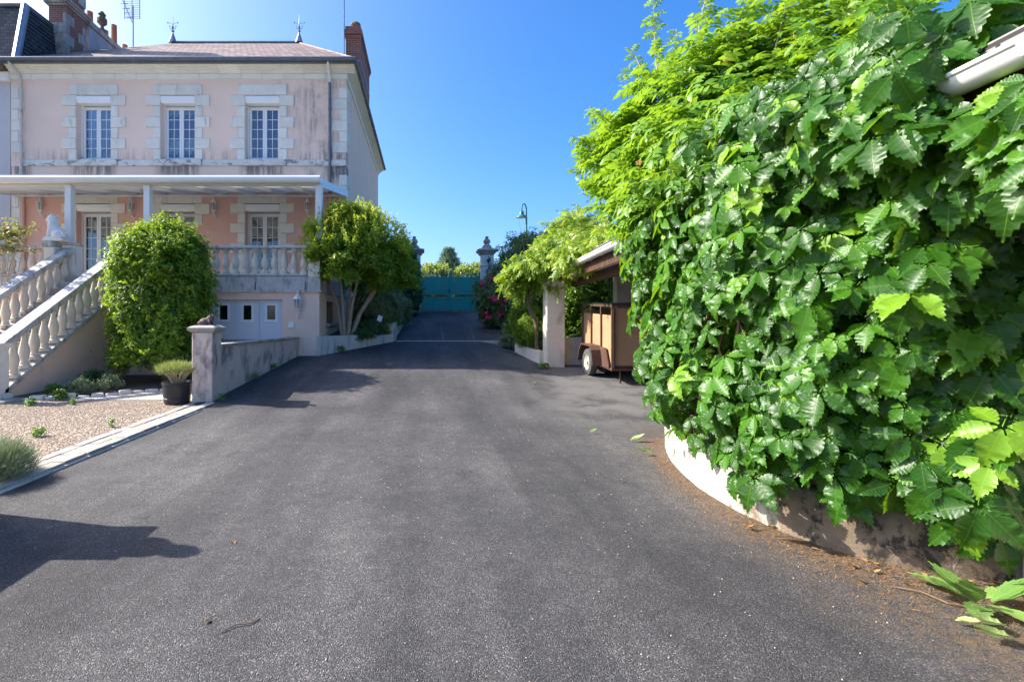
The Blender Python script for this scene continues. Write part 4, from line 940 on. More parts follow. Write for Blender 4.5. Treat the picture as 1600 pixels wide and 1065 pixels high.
def wheel(xc, sgn):
    zc = gz(3.6,wy)+wr-.005
    prof = [(.19,-.01),(.19,-.085),(.27,-.09),(.305,-.07),(.315,-.03),(.315,.03),(.305,.07),(.27,.09),(.19,.085),(.19,.01)]
    w_ = MB().lathe(prof,n=28).mesh('wheel',m_rubber,smooth=35); o = link('wheel',w_,tr,T(xc,wy,zc,ry=PI/2))
    rm = MB().lathe([(.19,.03),(.195,.075),(.17,.06),(.13,.03),(.10,.05),(.06,.055),(.055,.09),(.03,.10),(.005,.10)] if sgn<0 else [(.19,-.03),(.19,-.07),(.1,-.05),(.01,-.05)],n=20)
    if sgn<0: rm = MB().lathe([(.19,-.03),(.195,-.08),(.17,-.065),(.13,-.03),(.10,-.05),(.06,-.055),(.055,-.09),(.03,-.10),(.005,-.10)],n=20)
    link('rim',rm.mesh('rim',m_rim,smooth=35),o,T(xc,wy,zc,ry=PI/2))
    return o
wheel(X0-.14,-1); wheel(X1+.14,1)
for xa,xb in ((X0-.26,X0-.022),(X1+.022,X1+.26)):
    fm = MB(); zc = gz(3.6,wy)+wr
    arc = [(wy-.52,zb0+.02),(wy-.42,zc+.30),(wy-.30,zc+.40),(wy+.30,zc+.42),(wy+.46,zc+.28),(wy+.56,zc+.02)]
    inn = [(y+(.02 if y<wy else -.02),z-.025) for y,z in arc]
    fm.prism(arc+inn[::-1],xa,xb,'x'); fm.build('mudguard',m_rust,tr)
    fm = MB().prism([(wy-.52,zb0),(wy-.42,zc+.30),(wy-.30,zc+.40),(wy-.24,zc+.1),(wy-.36,zb0-.06),(wy-.9,zb0-.02),(wy-.9,zc+.38)],xb-.02 if xa<X0 else xa,xb if xa<X0 else xa+.02,'x')
    MB().prism([(Ya+.12,zb0-.02),(wy-.36,zb0-.02),(wy-.30,zc+.38),(Ya+.30,zc+.36),(Ya+.12,zc+.0)],(X0-.045 if xa<X0 else X1+.021),(X0-.021 if xa<X0 else X1+.045),'x').build('guard_plate',m_rust,tr)
MB().tube([(X0-.1,wy,gz(3.6,wy)+wr),(X1+.1,wy,gz(3.6,wy)+wr)],.03,8).build('axle',m_rust,tr)
MB().tube([(4.8,12.3,.58),(4.8,12.72,.56)],.035,6).build('drawbar',m_rust,tr)
MB().tube([(4.2,10.5,.5),(4.2,10.5,gz(4.2,10.5))],.02,6).build('prop_leg',m_rust,tr)

# ------------------------------------------------------------ foliage tools
def nrmz(a): return a/np.maximum(np.linalg.norm(a,axis=-1,keepdims=True),1e-9)
def frames(nv, tip):
    nv = nrmz(nv); y = nrmz(tip-(tip*nv).sum(-1,keepdims=True)*nv); x = np.cross(y,nv); return np.stack([x,y,nv],-1)   # (N,3,3)
def scatter(tpl, P, Rm, S, rnd):
    V0,F0,UV = tpl; N = len(P)
    if S.ndim == 1: S = S[:,None]
    V = np.einsum('nij,nkj->nki', Rm, V0[None]*S[:,:,None] if S.shape[1]==1 else V0[None]*S[:,None,:])+P[:,None]
    F = (F0[None]+(np.arange(N)*len(V0))[:,None,None]).reshape(-1,3)
    return V.reshape(-1,3), F, np.tile(UV,(N,1)), np.repeat(rnd,len(V0))
def foliage(name, tpl, P, Rm, S, rnd, mat, parent, **props):
    V,F,UV,r = scatter(tpl,P,Rm,S,rnd); return link(name, npmesh(name,V,F,mat,UV,r), parent, **props)
def randv(N): return nrmz(rng.normal(size=(N,3)))
def leaf_simple(w=.5, fold=.12, droop=.15):                    # 6-triangle folded leaf, length 1 along +y
    V = np.array([(0,0,0),(-w*.42,.3,fold*.5),(w*.42,.3,fold*.5),(-w*.40,.65,fold*.4-droop*.3),(w*.40,.65,fold*.4-droop*.3),(0,1,-droop),(0,.5,-droop*.12)])
    F = np.array([(0,6,1),(0,2,6),(1,6,3),(6,2,4),(3,6,5),(6,4,5)])[:, ::-1]
    return V,F,V[:,:2].copy()
def leaf_serrate(teeth=7, wmax=.27, fold=.10, droop=.22):      # toothed leaflet with a midrib
    V = []; F = []
    ts = [i/teeth for i in range(teeth+1)]
    def hw(t): return wmax*((math.sin(PI*min(1,t**.92))**1.0)*(1-.62*t**4) if 0<t<1 else 0)
    sp = [(0,t,-droop*t*t) for t in ts]; V += sp
    for sg in (-1,1):
        base = len(V)
        for i in range(teeth):
            ta,tb = ts[i],ts[i+1]; tv = ta+.25*(tb-ta); tp = ta+.95*(tb-ta)
            k_ = .3+.7*min(1,ta*2); w1 = hw(tv)*(1-.05*k_); w2 = hw(tp-.03)*(1+.06*k_)+.010*k_
            if i == teeth-1: tp = tb-.03; w2 = .02
            V.append((sg*w1,tv-.02,fold*w1/wmax-droop*tv*tv+.012*math.sin(i*2.1))); V.append((sg*w2,tp+.01,fold*.9*w2/wmax-droop*tp*tp-.01*math.sin(i*1.7)))
        for i in range(teeth):
            v,p = base+2*i, base+2*i+1; tri = [(i,i+1,v),(v,i+1,p)]
            if i < teeth-1: tri.append((p,i+1,base+2*i+2))
            F += [t if sg<0 else t[::-1] for t in tri]
    V = np.array(V); F = np.array(F)
    fn = np.cross(V[F[:,1]]-V[F[:,0]],V[F[:,2]]-V[F[:,0]])[:,2]; F[fn<0] = F[fn<0][:, ::-1]
    return V,F,V[:,:2].copy()
def xf(tpl, ang, s, off=(0,0,0), tilt=0, roll=0):
    V,F,UV = tpl; V = V*s
    c,sn = math.cos(roll),math.sin(roll); V = np.stack([V[:,0]*c+V[:,2]*sn,V[:,1],-V[:,0]*sn+V[:,2]*c],-1)
    c,sn = math.cos(tilt),math.sin(tilt); V = np.stack([V[:,0],V[:,1]*c-V[:,2]*sn,V[:,1]*sn+V[:,2]*c],-1)
    c,sn = math.cos(ang),math.sin(ang); V = np.stack([V[:,0]*c-V[:,1]*sn,V[:,0]*sn+V[:,1]*c,V[:,2]],-1)
    return V+np.array(off),F,UV
def joint(ts):
    Vs,Fs,Us = [],[],[]; o = 0
    for V,F,UV in ts: Vs.append(V); Fs.append(F+o); Us.append(UV); o += len(V)
    return np.concatenate(Vs),np.concatenate(Fs),np.concatenate(Us)
LS = leaf_simple()
def palmate(seed):
    r_ = random.Random(seed); ts = []
    for a,s in ((-118,.66),(-60,.90),(0,1.0),(60,.90),(118,.66)):
        ts.append(xf(leaf_serrate(9,.25+r_.uniform(0,.05),.06+r_.uniform(0,.05),.10+r_.uniform(0,.18)), R(a+r_.uniform(-8,8)), s*r_.uniform(.85,1.05), (-.07*math.sin(R(a)),.02+.07*math.cos(R(a)),0), R(r_.uniform(-30,-6)), R(r_.uniform(-12,12))))
    V,F,UV = joint(ts)
    st = MB().tube([(0,-.55,-.35),(0,-.2,-.08),(0,.02,0)],.012,4); 
    tri = []
    for f in st.f:
        for k in range(1,len(f)-1): tri.append((f[0],f[k],f[k+1]))
    return joint([(V,F,UV),(np.array(st.v),np.array(tri),np.zeros((len(st.v),2))+.002)])
PALM = [palmate(i) for i in range(6)]
def pinnate(pairs=4, w=.42, sp=.2, ls=.34, serr=False):
    ts = []; base = leaf_serrate(4,.25,.08,.22) if serr else leaf_simple(w,.1,.2)
    for i in range(pairs):
        y = .12+i*sp
        for sg in (-1,1): ts.append(xf(base, sg*R(-62), ls*(1-.06*abs(i-1)), (0,y,-.25*y*y), R(-8)))
    ts.append(xf(base,0,ls*1.05,(0,.12+pairs*sp-.1,-.25*(pairs*sp)**2),R(-20)))
    rv = np.array([(-.008,0,0),(.008,0,0),(.006,.5,-.06),(-.006,.5,-.06),(0,.95,-.22)]); ts.append((rv,np.array([(0,1,2),(0,2,3),(3,2,4)]),np.zeros((5,2))))
    return joint(ts)
PIN = pinnate(3,.42,.25,.44,True); PINW = pinnate(4,.5,.2,.38)
NEED = (np.array([(-.03,0,0),(.03,0,0),(.025,.6,0),(-.025,.6,0),(0,1,0)],float),np.array([(0,1,2),(0,2,3),(3,2,4)]),np.zeros((5,2)))
LANCE = leaf_simple(.22,.06,.12)
def cluster(u0, n=5, w=.5):                                    # a little sprig of leaves, cheaper than single ones
    r_ = random.Random(u0); return joint([xf(leaf_simple(w,.12,.15),R(r_.uniform(-75,75)),r_.uniform(.7,1),(0,i*.22,0),R(r_.uniform(-45,35)),R(r_.uniform(-40,40))) for i in range(n)])
SPR = cluster(3); SPRN = cluster(5,6,.26)
def shape_points(N, c, rad, shape=None, clumps=60, cr=.25, shell=(.78,1.0), fill=.25):
    """points and outward directions: leafy clumps spread over an uneven outline, plus some inside"""
    C = randv(clumps); C[:,2] = np.where(C[:,2]<-.75,-C[:,2],C[:,2])
    rr = rng.uniform(*shell,clumps)
    k = rng.integers(0,clumps,N); off = rng.normal(size=(N,3))*cr
    u = C[k]*rr[k][:,None]+off*rng.uniform(.5,1.0,(N,1)); 
    inside = rng.random(N)<fill; u[inside] = randv(inside.sum())*(rng.random((inside.sum(),1))**.4)*.85
    if shape: u = shape(u)
    P = np.array(c)+u*np.array(rad); D = nrmz(u*np.array(rad)+nrmz(off)*.35*np.array(rad).mean()); return P,D
def shrub(name, label, cat, base, c, rad, n, size, mat, tpl=None, clumps=60, cr=.22, up=.5, jit=.6, tipup=.0, shape=None, fill=.25, group=None, stems=5, stemmat=None, zmin=None, bias=1.0):
    th = thing(name, base, label, cat, group)
    P,D = shape_points(n,c,rad,shape,clumps,cr,fill=fill)
    if zmin is not None: P[:,2] = np.maximum(P[:,2], zmin+rng.random(n)*.12)
    nv = D+np.array((0,0,up))+rng.normal(size=(n,3))*jit*.6; tip = D*.6+np.array((0,0,tipup-.3))+rng.normal(size=(n,3))*jit
    S = size*rng.uniform(.65,1.2,n)
    h = (P[:,2]-P[:,2].min())/(np.ptp(P[:,2])+1e-6)
    rnd = np.clip(rng.random(n)**bias*.85+.15*h*rng.random(n),0,1)
    foliage('foliage',tpl or LS,P,frames(nv,tip),S,rnd,mat,th,kind='stuff')
    st = MB(); b0 = Vector(base)
    for i in range(stems):
        a = 2*PI*i/stems+random.random(); q = Vector(c)+Vector((math.cos(a)*rad[0]*.55,math.sin(a)*rad[1]*.55,rad[2]*random.uniform(.1,.5)))
        m = b0.lerp(q,.5)+Vector((random.uniform(-.1,.1),random.uniform(-.1,.1),.1)); r0 = .012+.012*rad[2]
        st.tube([b0+Vector((math.cos(a)*.03,math.sin(a)*.03,-.05)),m,q],[r0,r0*.7,r0*.3],5)
    if stems: st.build('stem', stemmat or m_twig, th)
    return th
# ------------------------------------------------------------ plants on the left
def dome(u):                                                   # upright dome: fuller low down, rounded top
    z = u[:,2]; s = np.where(z<0,1.0,np.sqrt(np.clip(1-(np.clip(z,0,1)**2.4)*.25,0,1)))
    o = u.copy(); o[:,0] *= s; o[:,1] *= s; return o
def boxy(u):
    o = u.copy(); r = np.linalg.norm(u[:,:2],axis=1); s = np.where(np.abs(u[:,2])<.8,1.0,.9); k = 1/np.maximum(.6,np.sqrt(np.clip(1-np.clip(np.abs(u[:,2]),0,.85)**2,.1,1)))
    o[:,0] *= np.minimum(k,1.35)*s*.92; o[:,1] *= np.minimum(k,1.35)*s*.92; return o
def shoots(parent, c, rad, k, mat, size, L=(.08,.3)):
    C = randv(k); C[:,2] = np.abs(C[:,2])*1.1-.3; C = nrmz(C); P = []; Dn = []
    for u in C:
        p = np.array(c)+u*np.array(rad)*.97; ln = rng.uniform(*L); d = nrmz(u*.9+np.array((0,0,.6))+rng.normal(size=3)*.35)
        for q in range(6): P.append(p+d*ln*q/5); Dn.append(d+rng.normal(size=3)*.5)
    P = np.array(P); Dn = np.array(Dn); n = len(P); foliage('shoots',SPR,P,frames(randv(n)+np.array((0,0,.6)),Dn),rng.uniform(size*.7,size*1.1,n),rng.uniform(.5,1,n),mat,parent,kind='stuff')
cbu = shrub('clipped_bush','big rounded bright green bush beside the staircase','bush',(-6.1,11.4,.1),(-6.12,11.35,1.95),(1.16,1.1,1.86),24000,.078,m_bush,SPR,clumps=260,cr=.085,up=.35,jit=.55,shape=boxy,fill=.22,stems=6,bias=1.5)
shoots(cbu,(-6.12,11.35,1.95),(1.16,1.1,1.86),150,m_bush,.065,(.04,.18))
# bed border stones and small plants at its foot
bd = thing('bed_border',(-6.8,10.2,0),'low border of rough stones in front of the rounded bush','border')
pts = [(-7.75,9.15),(-7.0,9.35),(-6.4,9.7),(-5.9,10.2),(-5.2,10.6),(-4.6,10.9)]
for (a,b) in zip(pts,pts[1:]):
    for k in range(3):
        p = Vector(a).lerp(Vector(b),(k+.5)/3); an = math.atan2(b[1]-a[1],b[0]-a[0]); ln = (Vector(b)-Vector(a)).length/3
        me = MB().cbox(-ln/2+.01,ln/2-.01,-.07,.07,-.03,random.uniform(.05,.12),.02).mesh('stone', m_bal); link('stone', me, bd, T(p.x,p.y,0,an+random.uniform(-.08,.08)))
MB().add([(-7.83,9.2,.08),(-7.0,9.42,.08),(-6.4,9.77,.08),(-5.9,10.27,.08),(-5.2,10.67,.08),(-4.6,10.97,.08),(-4.2,12.8,.08),(-7.83,12.8,.08)],[(0,1,2,3,4,5,6,7)]).build('planting_bed', m_soil, None, kind='structure', label='planting bed at the foot of the staircase')
for i,(x,y,s,m,lab) in enumerate(((-7.45,9.75,.10,m_weed,'small green plant in the bed at the stair foot'),(-6.95,9.85,.22,m_grey,'grey cushion plant in the bed beside the stair wall'),(-6.55,10.15,.24,m_grey,'grey cushion plant in the bed below the rounded bush'),(-6.9,9.2,.06,m_weed,'low green tuft at the outer edge of the stair bed'),(-7.1,10.5,.3,m_darkleaf,'dark small plant against the stair wall'))):
    shrub('bedding_plant',lab,'plant',(x,y,.08),(x,y,.08+s*.5),(s,s*.8,s*.6),420,.06,m,SPRN if m is m_grey else SPR,clumps=14,cr=.3,stems=3,tipup=.8)
# potted lavender
pt = thing('plant_pot',(-4.52,8.85,0),'black plastic pot holding clipped lavender beside the pillar','pot')
px_,py_ = -4.52,8.85
MB().lathe([(.20,.02),(.215,.03),(.225,.12),(.218,.13),(.232,.16),(.24,.36),(.255,.37),(.255,.41),(.235,.41),(.225,.36),(.02,.355)],(px_,py_,0),20).build('pot', m_black, pt, smooth=35); MB().lathe([(.222,.33),(.01,.345)],(px_,py_,.012),16).build('soil', m_soil, pt)
lv = thing('lavender',(px_,py_,.35),'clipped lavender with woody grey stems growing in the black pot','plant')
st = MB()
for i in range(46):
    a = random.uniform(0,6.28); r_ = random.uniform(.03,.15); e = random.uniform(.2,.34)
    st.tube([(px_+r_*.5*math.cos(a),py_+r_*.5*math.sin(a),.34),(px_+r_*1.2*math.cos(a)+random.uniform(-.03,.03),py_+r_*1.2*math.sin(a),.50),(px_+e*math.cos(a),py_+e*math.sin(a),.62+random.uniform(-.02,.06))],[.007,.006,.004],4)
st.build('stem', m_straw, lv)
n = 2000; a = rng.uniform(0,6.28,n); r_ = .34*np.sqrt(rng.random(n)); P = np.stack([px_+r_*np.cos(a),py_+r_*np.sin(a)*.8,.64+rng.random(n)*.07-.07*(r_/.34)**2],-1)
d = np.stack([np.cos(a)*r_*1.2,np.sin(a)*r_*1.2,np.full(n,.9)],-1)+rng.normal(size=(n,3))*.22; foliage('foliage',NEED,P,frames(randv(n),d),rng.uniform(.08,.17,n)[:,None]*np.array([[.55,1,1]]),rng.random(n),m_lav,lv,kind='stuff')
n = 320; a = rng.uniform(0,6.28,n); r_ = .33*np.sqrt(rng.random(n)); P = np.stack([px_+r_*np.cos(a),py_+r_*np.sin(a)*.8,.53+rng.random(n)*.1],-1)
foliage('foliage',NEED,P,frames(randv(n),randv(n)+np.array((0,0,.5))),rng.uniform(.04,.08,n),rng.random(n),m_grey,lv,kind='stuff')
# lavender clump at the near left edge of the yard
lv = thing('lavender',(-4.12,4.62,0),'grey green lavender clump spilling over the kerb at the left edge','plant')
n = 5200; u = randv(n); u[:,2] = np.abs(u[:,2]); P = np.array((-4.14,4.62,.06))+u*np.array((.34,.36,.30))*(rng.random((n,1))**.4); d = u+np.array((0,0,.9))+rng.normal(size=(n,3))*.25
foliage('foliage',NEED,P,frames(randv(n),d),rng.uniform(.08,.18,n)[:,None]*np.array([[.5,1,1]]),rng.random(n),m_grey,lv,kind='stuff')
# rose bush behind the staircase
rs = thing('rose_bush',(-10.15,11.5,0),'tall leggy rose bush with sparse reddish leaves left of the staircase','rose')
st = MB(); tips = []
for i in range(16):
    a = random.uniform(0,6.28); r_ = random.uniform(.2,.75); zt = random.uniform(3.2,3.85); b0 = (-10.15+.1*math.cos(a),11.5+.1*math.sin(a),0); m1 = (-10.15+.2*math.cos(a)*r_,11.5+.2*math.sin(a),1.6); t1 = (-10.15+r_*math.cos(a),11.5+r_*.6*math.sin(a),zt)
    mid = (-10.15+.55*r_*math.cos(a)+random.uniform(-.08,.08),11.5+.4*r_*math.sin(a),2.7+random.uniform(-.1,.1)); st.tube([b0,m1,mid,t1],[.018,.014,.010,.005],5); tips.append((mid,t1))
    for k in range(3):
        f = random.random(); q = Vector(mid).lerp(Vector(t1),f); e = q+Vector((random.uniform(-.4,.4),random.uniform(-.3,.3),random.uniform(0,.4))); st.tube([q,q.lerp(e,.5)+Vector((0,0,.05)),e],[.006,.005,.003],4); tips.append((q,e))
st.build('stem', m_straw, rs)
n = 700; k = rng.integers(0,len(tips),n); A = np.array([t[0] for t in tips])[k]; B = np.array([t[1] for t in tips])[k]; f = rng.uniform(.35,1.05,(n,1)); P = A+(B-A)*f+rng.normal(size=(n,3))*.05
keep = P[:,2]>3.15; P = P[keep]; n = len(P)
m_rosel = leafmat('rose leaf',[(0,(.06,.15,.03)),(.6,(.14,.24,.04)),(.85,(.30,.22,.06)),(1,(.42,.14,.07))],(.5,.45,.08),.45,.4)
foliage('foliage',SPR,P,frames(randv(n)*.5+np.array((0,0,1)),randv(n)),rng.uniform(.06,.11,n),rng.random(n),m_rosel,rs,kind='stuff')
for q in ((-10.1,11.3,3.9),(-9.85,11.4,3.6),(-10.4,11.5,3.8),(-9.7,11.2,3.7)):
    fl = joint([xf(leaf_simple(.8,.2,-.3),i*1.05,1,(0,0,.02*i),R(20+i*6)) for i in range(9)]); link('flower', npmesh('flower',fl[0]*.055,fl[1],m_rosef,fl[2],np.full(len(fl[0]),.5)), rs, T(*q))

# ------------------------------------------------------------ small multi-stemmed tree
ty = 14.0; tb = Vector((-2.28,13.95,1.0))
tree = thing('crape_myrtle_tree',tuple(tb),'small multi-stemmed tree with yellow green crown in the left bed','tree')
tr_ = MB(); ends = []
for i,(ex,ey,ez) in enumerate(((-2.95,13.6,3.3),(-2.5,13.5,3.75),(-2.1,14.3,3.8),(-1.7,13.7,3.5),(-.95,14.1,2.95),(-1.3,14.5,2.7))):
    e = Vector((ex,ey,ez)); b0 = tb+Vector(((ex+2.1)*.10,(ey-14)*.10,-.05)); m1 = b0.lerp(e,.35)+Vector((-(ex+2.1)*.10,0,.10)); m2 = b0.lerp(e,.7)+Vector((-(ex+2.1)*.05,0,.10))
    tr_.tube([b0,m1,m2,e],[.062,.045,.03,.012],7); ends.append((m2,e)); 
    for k in range(4):
        f = random.uniform(.0,.9); q = m2.lerp(e,f); o = Vector((random.uniform(-.5,.5),random.uniform(-.5,.5),random.uniform(.2,.65))); tr_.tube([q,q+o*.5+Vector((0,0,.04)),q+o],[.014,.01,.004],5); ends.append((q,q+o))
tr_.build('trunk', m_bark, tree)
n = 14500
def crown_shape(u): o = u.copy(); o[:,2] = np.where(u[:,2]<0,u[:,2]*.75,u[:,2]); return o
P,D = shape_points(n,(-2.02,13.45,3.36),(1.26,1.2,1.22),crown_shape,110,.10,(.5,1.06),.10); P2,D2 = shape_points(4200,(-1.05,14.2,2.95),(.75,.7,.95),None,50,.14,(.5,1.04),.1); P = np.concatenate([P,P2]); D = np.concatenate([D,D2]); n = len(P)
low = P[:,2] < 2.30+np.abs(rng.normal(size=n))*.1+np.maximum(0,(-1.8-P[:,0]))*.12; keep = ~(low & (rng.random(n)<.93)); P,D = P[keep],D[keep]; n = len(P)
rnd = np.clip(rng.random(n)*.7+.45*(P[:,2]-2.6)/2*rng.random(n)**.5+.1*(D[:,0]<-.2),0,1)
foliage('crown',SPR,P,frames(D*.5+np.array((0,0,.5))+rng.normal(size=(n,3))*.45,D*.5+np.array((0,0,.55))+rng.normal(size=(n,3))*.5),rng.uniform(.055,.11,n),rnd,m_myrtle,tree,kind='stuff')
n = 420; C = randv(n); C[:,2] = np.abs(C[:,2])*1.0; P0 = np.array((-1.95,13.45,3.30))+C*np.array((1.44,1.25,1.22)); P = []; Dn = []
for p,c_ in zip(P0,C):
    L = rng.uniform(.1,.32); d = nrmz(c_*.5+np.array((0,0,1))+rng.normal(size=3)*.25)
    for k in range(6): P.append(p+d*L*k/5); Dn.append(d+rng.normal(size=3)*.5)
P = np.array(P); Dn = np.array(Dn); n = len(P); foliage('shoots',SPR,P,frames(randv(n)+np.array((0,0,.6)),Dn),rng.uniform(.045,.075,n),rng.uniform(.55,1,n),m_myrtle,tree,kind='stuff')
# another shrub of the same kind standing against the house corner
shrub('leafy_shrub','dark green shrub against the house corner behind the small tree','shrub',(-2.3,16.2,1.0),(-2.2,16.3,3.6),(.75,.7,1.25),5200,.10,m_bush,SPR,70,.16,bias=2.2)

# ------------------------------------------------------------ shrubs of the left bed
shrub('rosemary_bush','broad grey green rosemary bush in the left bed','shrub',(-1.75,16.2,1.1),(-1.65,16.2,1.72),(.78,.7,.72),6500,.13,m_grey,SPRN,70,.16,tipup=1.0,zmin=1.05)
shrub('rosemary_bush','grey green feathery bush nearest the ramp in the left bed','shrub',(-1.15,17.8,1.3),(-1.2,17.9,1.85),(.6,.7,.55),4200,.14,m_grey,SPRN,50,.2,tipup=1.2,zmin=1.25)
shrub('bedding_plant','green leafy plant at the foot of the small tree','plant',(-1.75,14.5,1.0),(-1.72,14.5,1.22),(.38,.3,.26),1400,.07,m_darkleaf,SPR,24,.2)
shrub('bedding_plant','yellow green upright conifer seedling in the left bed','plant',(-1.28,14.95,1.0),(-1.28,14.95,1.28),(.17,.17,.34),900,.05,m_lav,SPR,24,.2,tipup=1.4)
shrub('bedding_plant','low green plant on the corner of the left bed','plant',(-1.12,15.75,1.05),(-1.15,15.8,1.42),(.3,.25,.18),800,.06,m_weed,SPR,16,.25)
shrub('bedding_plant','dark low plant behind the retaining wall','plant',(-2.45,13.75,1.0),(-1.95,14.15,1.12),(.45,.25,.16),1000,.06,m_darkleaf,SPR,20,.25)
lb = thing('plant_label',(-1.33,14.7,1.05),'small white plant label on a stake in the left bed','label'); MB().tube([(-1.33,14.7,1.0),(-1.35,14.68,1.5)],.008,5).build('stake', m_iron, lb); link('plate', MB().box(-.07,.07,-.004,.004,-.09,.09).mesh('plate',m_sign), lb, T(-1.38,14.66,1.56,rz=.3,ry=.35,rx=-.3))
# spiky strap leaves at the head of the bed
sp = thing('yucca_plant',(-.85,19.6,1.6),'pale strap-leaved plant arching over the ramp edge','plant')
n = 60; a = rng.uniform(0,6.28,n); P = np.tile(np.array((-.95,19.6,1.7)),(n,1)); d = np.stack([np.cos(a),np.sin(a),rng.uniform(.2,1.3,n)],-1); foliage('foliage',leaf_simple(.10,.02,.35),P,frames(np.stack([-np.cos(a)*.5,-np.sin(a)*.5,np.ones(n)],-1),d),rng.uniform(.5,.95,n),rng.random(n),m_grey,sp)
shrub('bay_bush','dark rounded evergreen bush in front of the left gate pillar','bush',(-.95,22.5,1.7),(-.98,22.6,3.05),(.78,.85,1.72),9500,.12,m_darkleaf,SPR,150,.11,shape=dome,bias=1.6,zmin=1.75)
shrub('laurel_shrub','dark evergreen shrub between the house wall and the rounded bush','shrub',(-2.0,20.5,1.5),(-2.0,20.6,2.7),(.7,1.1,1.25),4800,.13,m_darkleaf,SPR,70,.16,zmin=1.4)

# ------------------------------------------------------------ beyond the gate
hd = thing('hedge',(1.5,34.5,1.84),'yellow green hedge beyond the street behind the gate','hedge')
n = 15000; P = np.stack([rng.uniform(-9,14,n),34.6+rng.normal(size=n)*.5,1.9+rng.random(n)**.6*3.25],-1); P[:,2] += .22*np.sin(P[:,0]*2.3)+.16*np.sin(P[:,0]*5.1+1)
foliage('foliage',SPR,P,frames(randv(n)+np.array((0,-.3,.6)),randv(n)+np.array((0,0,.4))),rng.uniform(.14,.28,n),rng.random(n),m_hedge,hd,kind='stuff')
MB().box(-9,14,34.5,34.7,1.8,4.6).build('stem', m_twig, hd)
ce = thing('cedar_tree',(1.9,40,1.84),'blue green cedar tree rising behind the gate and hedge','tree')
MB().tube([(1.9,40,1.8),(1.95,40,5),(1.9,40,7.2)],[.2,.12,.03],8).build('trunk', m_twig, ce)
n = 4200; lay = rng.integers(0,11,n); zz = 3.2+lay*.39; rad = np.clip(2.3*(7.5-zz)/4.2,.15,1.7)*rng.uniform(.2,1.05,n); a = rng.integers(0,9,n)*.698+lay*.5+rng.normal(size=n)*.10
P = np.stack([1.9+rad*np.cos(a),40+rad*np.sin(a),zz+rad*.12+rng.normal(size=n)*.06],-1); d = np.stack([np.cos(a),np.sin(a),rng.uniform(-.1,.7,n)],-1)+rng.normal(size=(n,3))*.4
foliage('crown',SPRN,P,frames(randv(n)+np.array((0,0,.8)),d),rng.uniform(.14,.26,n),rng.random(n),m_cedar,ce,kind='stuff')

# ------------------------------------------------------------ shrubs right of the ramp
ol = shrub('oleander','oleander bush with magenta flowers leaning over the ramp','shrub',(3.2,18.4,1.3),(3.2,18.4,2.3),(1.25,1.2,1.2),8500,.17,m_olean,joint([xf(LANCE,R(a),1,(0,.05*i,0),R(25-i*12)) for i,a in enumerate((-50,0,50,-25,25))]),90,.15,tipup=.9,zmin=1.25)
fl = joint([xf(leaf_simple(.8,.1,.1),i*1.256,1,(0,0,0),R(15)) for i in range(5)])
flm = npmesh('flower',fl[0]*.085,fl[1],m_pink,fl[2],rng.random(len(fl[0])))
for i in range(54):
    k = i%9; cc = ((2.35,18.3,1.75),(2.62,17.7,2.2),(2.75,17.6,2.28),(2.9,17.6,2.15),(2.55,18.0,2.9),(2.3,18.6,2.8),(2.45,17.9,1.6),(2.8,17.7,1.75),(3.1,17.5,2.5))[k]
    link('flower', flm, ol, T(cc[0]-.22+random.gauss(0,.10),cc[1]-.62+random.gauss(0,.08),cc[2]+random.gauss(0,.08),random.uniform(0,6),random.uniform(.7,1.2),R(random.uniform(20,100)),R(random.uniform(-60,60))))
shrub('dark_shrub','tall dense dark green shrub between the oleander and the carport','shrub',(4.3,17.6,1.1),(4.25,17.5,2.75),(1.35,1.3,1.75),9500,.15,m_olean,SPRN,110,.14,tipup=.6,zmin=1.1,bias=1.5)
sh = shrub('buddleia','tall loose shrub with arching shoots beside the right gate pillar','shrub',(4.6,21,1.6),(4.5,20.8,3.5),(1.35,1.2,1.5),5200,.17,m_olean,SPRN,80,.17,tipup=.3)
# arching spikes against the sky
n = 9; Pp = []; Dd = []
stm = MB()
for i in range(n):
    a = random.uniform(2.2,4.2) if i<6 else random.uniform(-.5,1); b0 = Vector((4.2,20.6,4.2)); e = b0+Vector((math.cos(a)*random.uniform(.6,1.3),random.uniform(-.4,.3),random.uniform(.3,.95))); m1 = b0.lerp(e,.55)+Vector((0,0,.25)); stm.tube([b0,m1,e],[.015,.01,.004],5)
    for k in range(40): f = k/39; q = (b0.lerp(m1,f*2) if f<.5 else m1.lerp(e,f*2-1)); Pp.append(q); Dd.append((random.gauss(0,1),random.gauss(0,1),random.gauss(0,.6)))
stm.build('shoot', m_twig, sh); Pp = np.array([tuple(p) for p in Pp]); Dd = np.array(Dd); foliage('foliage',LANCE,Pp,frames(randv(len(Pp)),Dd),rng.uniform(.1,.24,len(Pp)),rng.random(len(Pp)),m_olean,sh,kind='stuff')
shrub('low_shrub','light green low shrub on the retaining wall by the carport post','shrub',(3.2,14.9,.95),(3.15,14.9,1.35),(.62,.55,.62),3600,.085,m_bush,SPRN,50,.18,zmin=.98,bias=1.8)
shrub('low_shrub','grey green cushion plant at the foot of the right retaining wall','shrub',(2.62,14.75,.75),(2.62,14.7,.85),(.36,.25,.17),1300,.07,m_grey,SPRN,24,.22)
shrub('low_shrub','dense green shrub beside the ramp under the tall dark shrub','shrub',(3.6,16.4,1.05),(3.55,16.4,1.65),(.8,.7,.8),4200,.11,m_darkleaf,SPR,60,.17,zmin=1.05)
shrub('low_shrub','light green low shrub beside the carport post in front of the vine trunk','shrub',(2.92,13.65,.7),(2.9,13.6,1.15),(.36,.4,.42),2200,.075,m_bush,SPRN,36,.2,zmin=.72,bias=1.5)
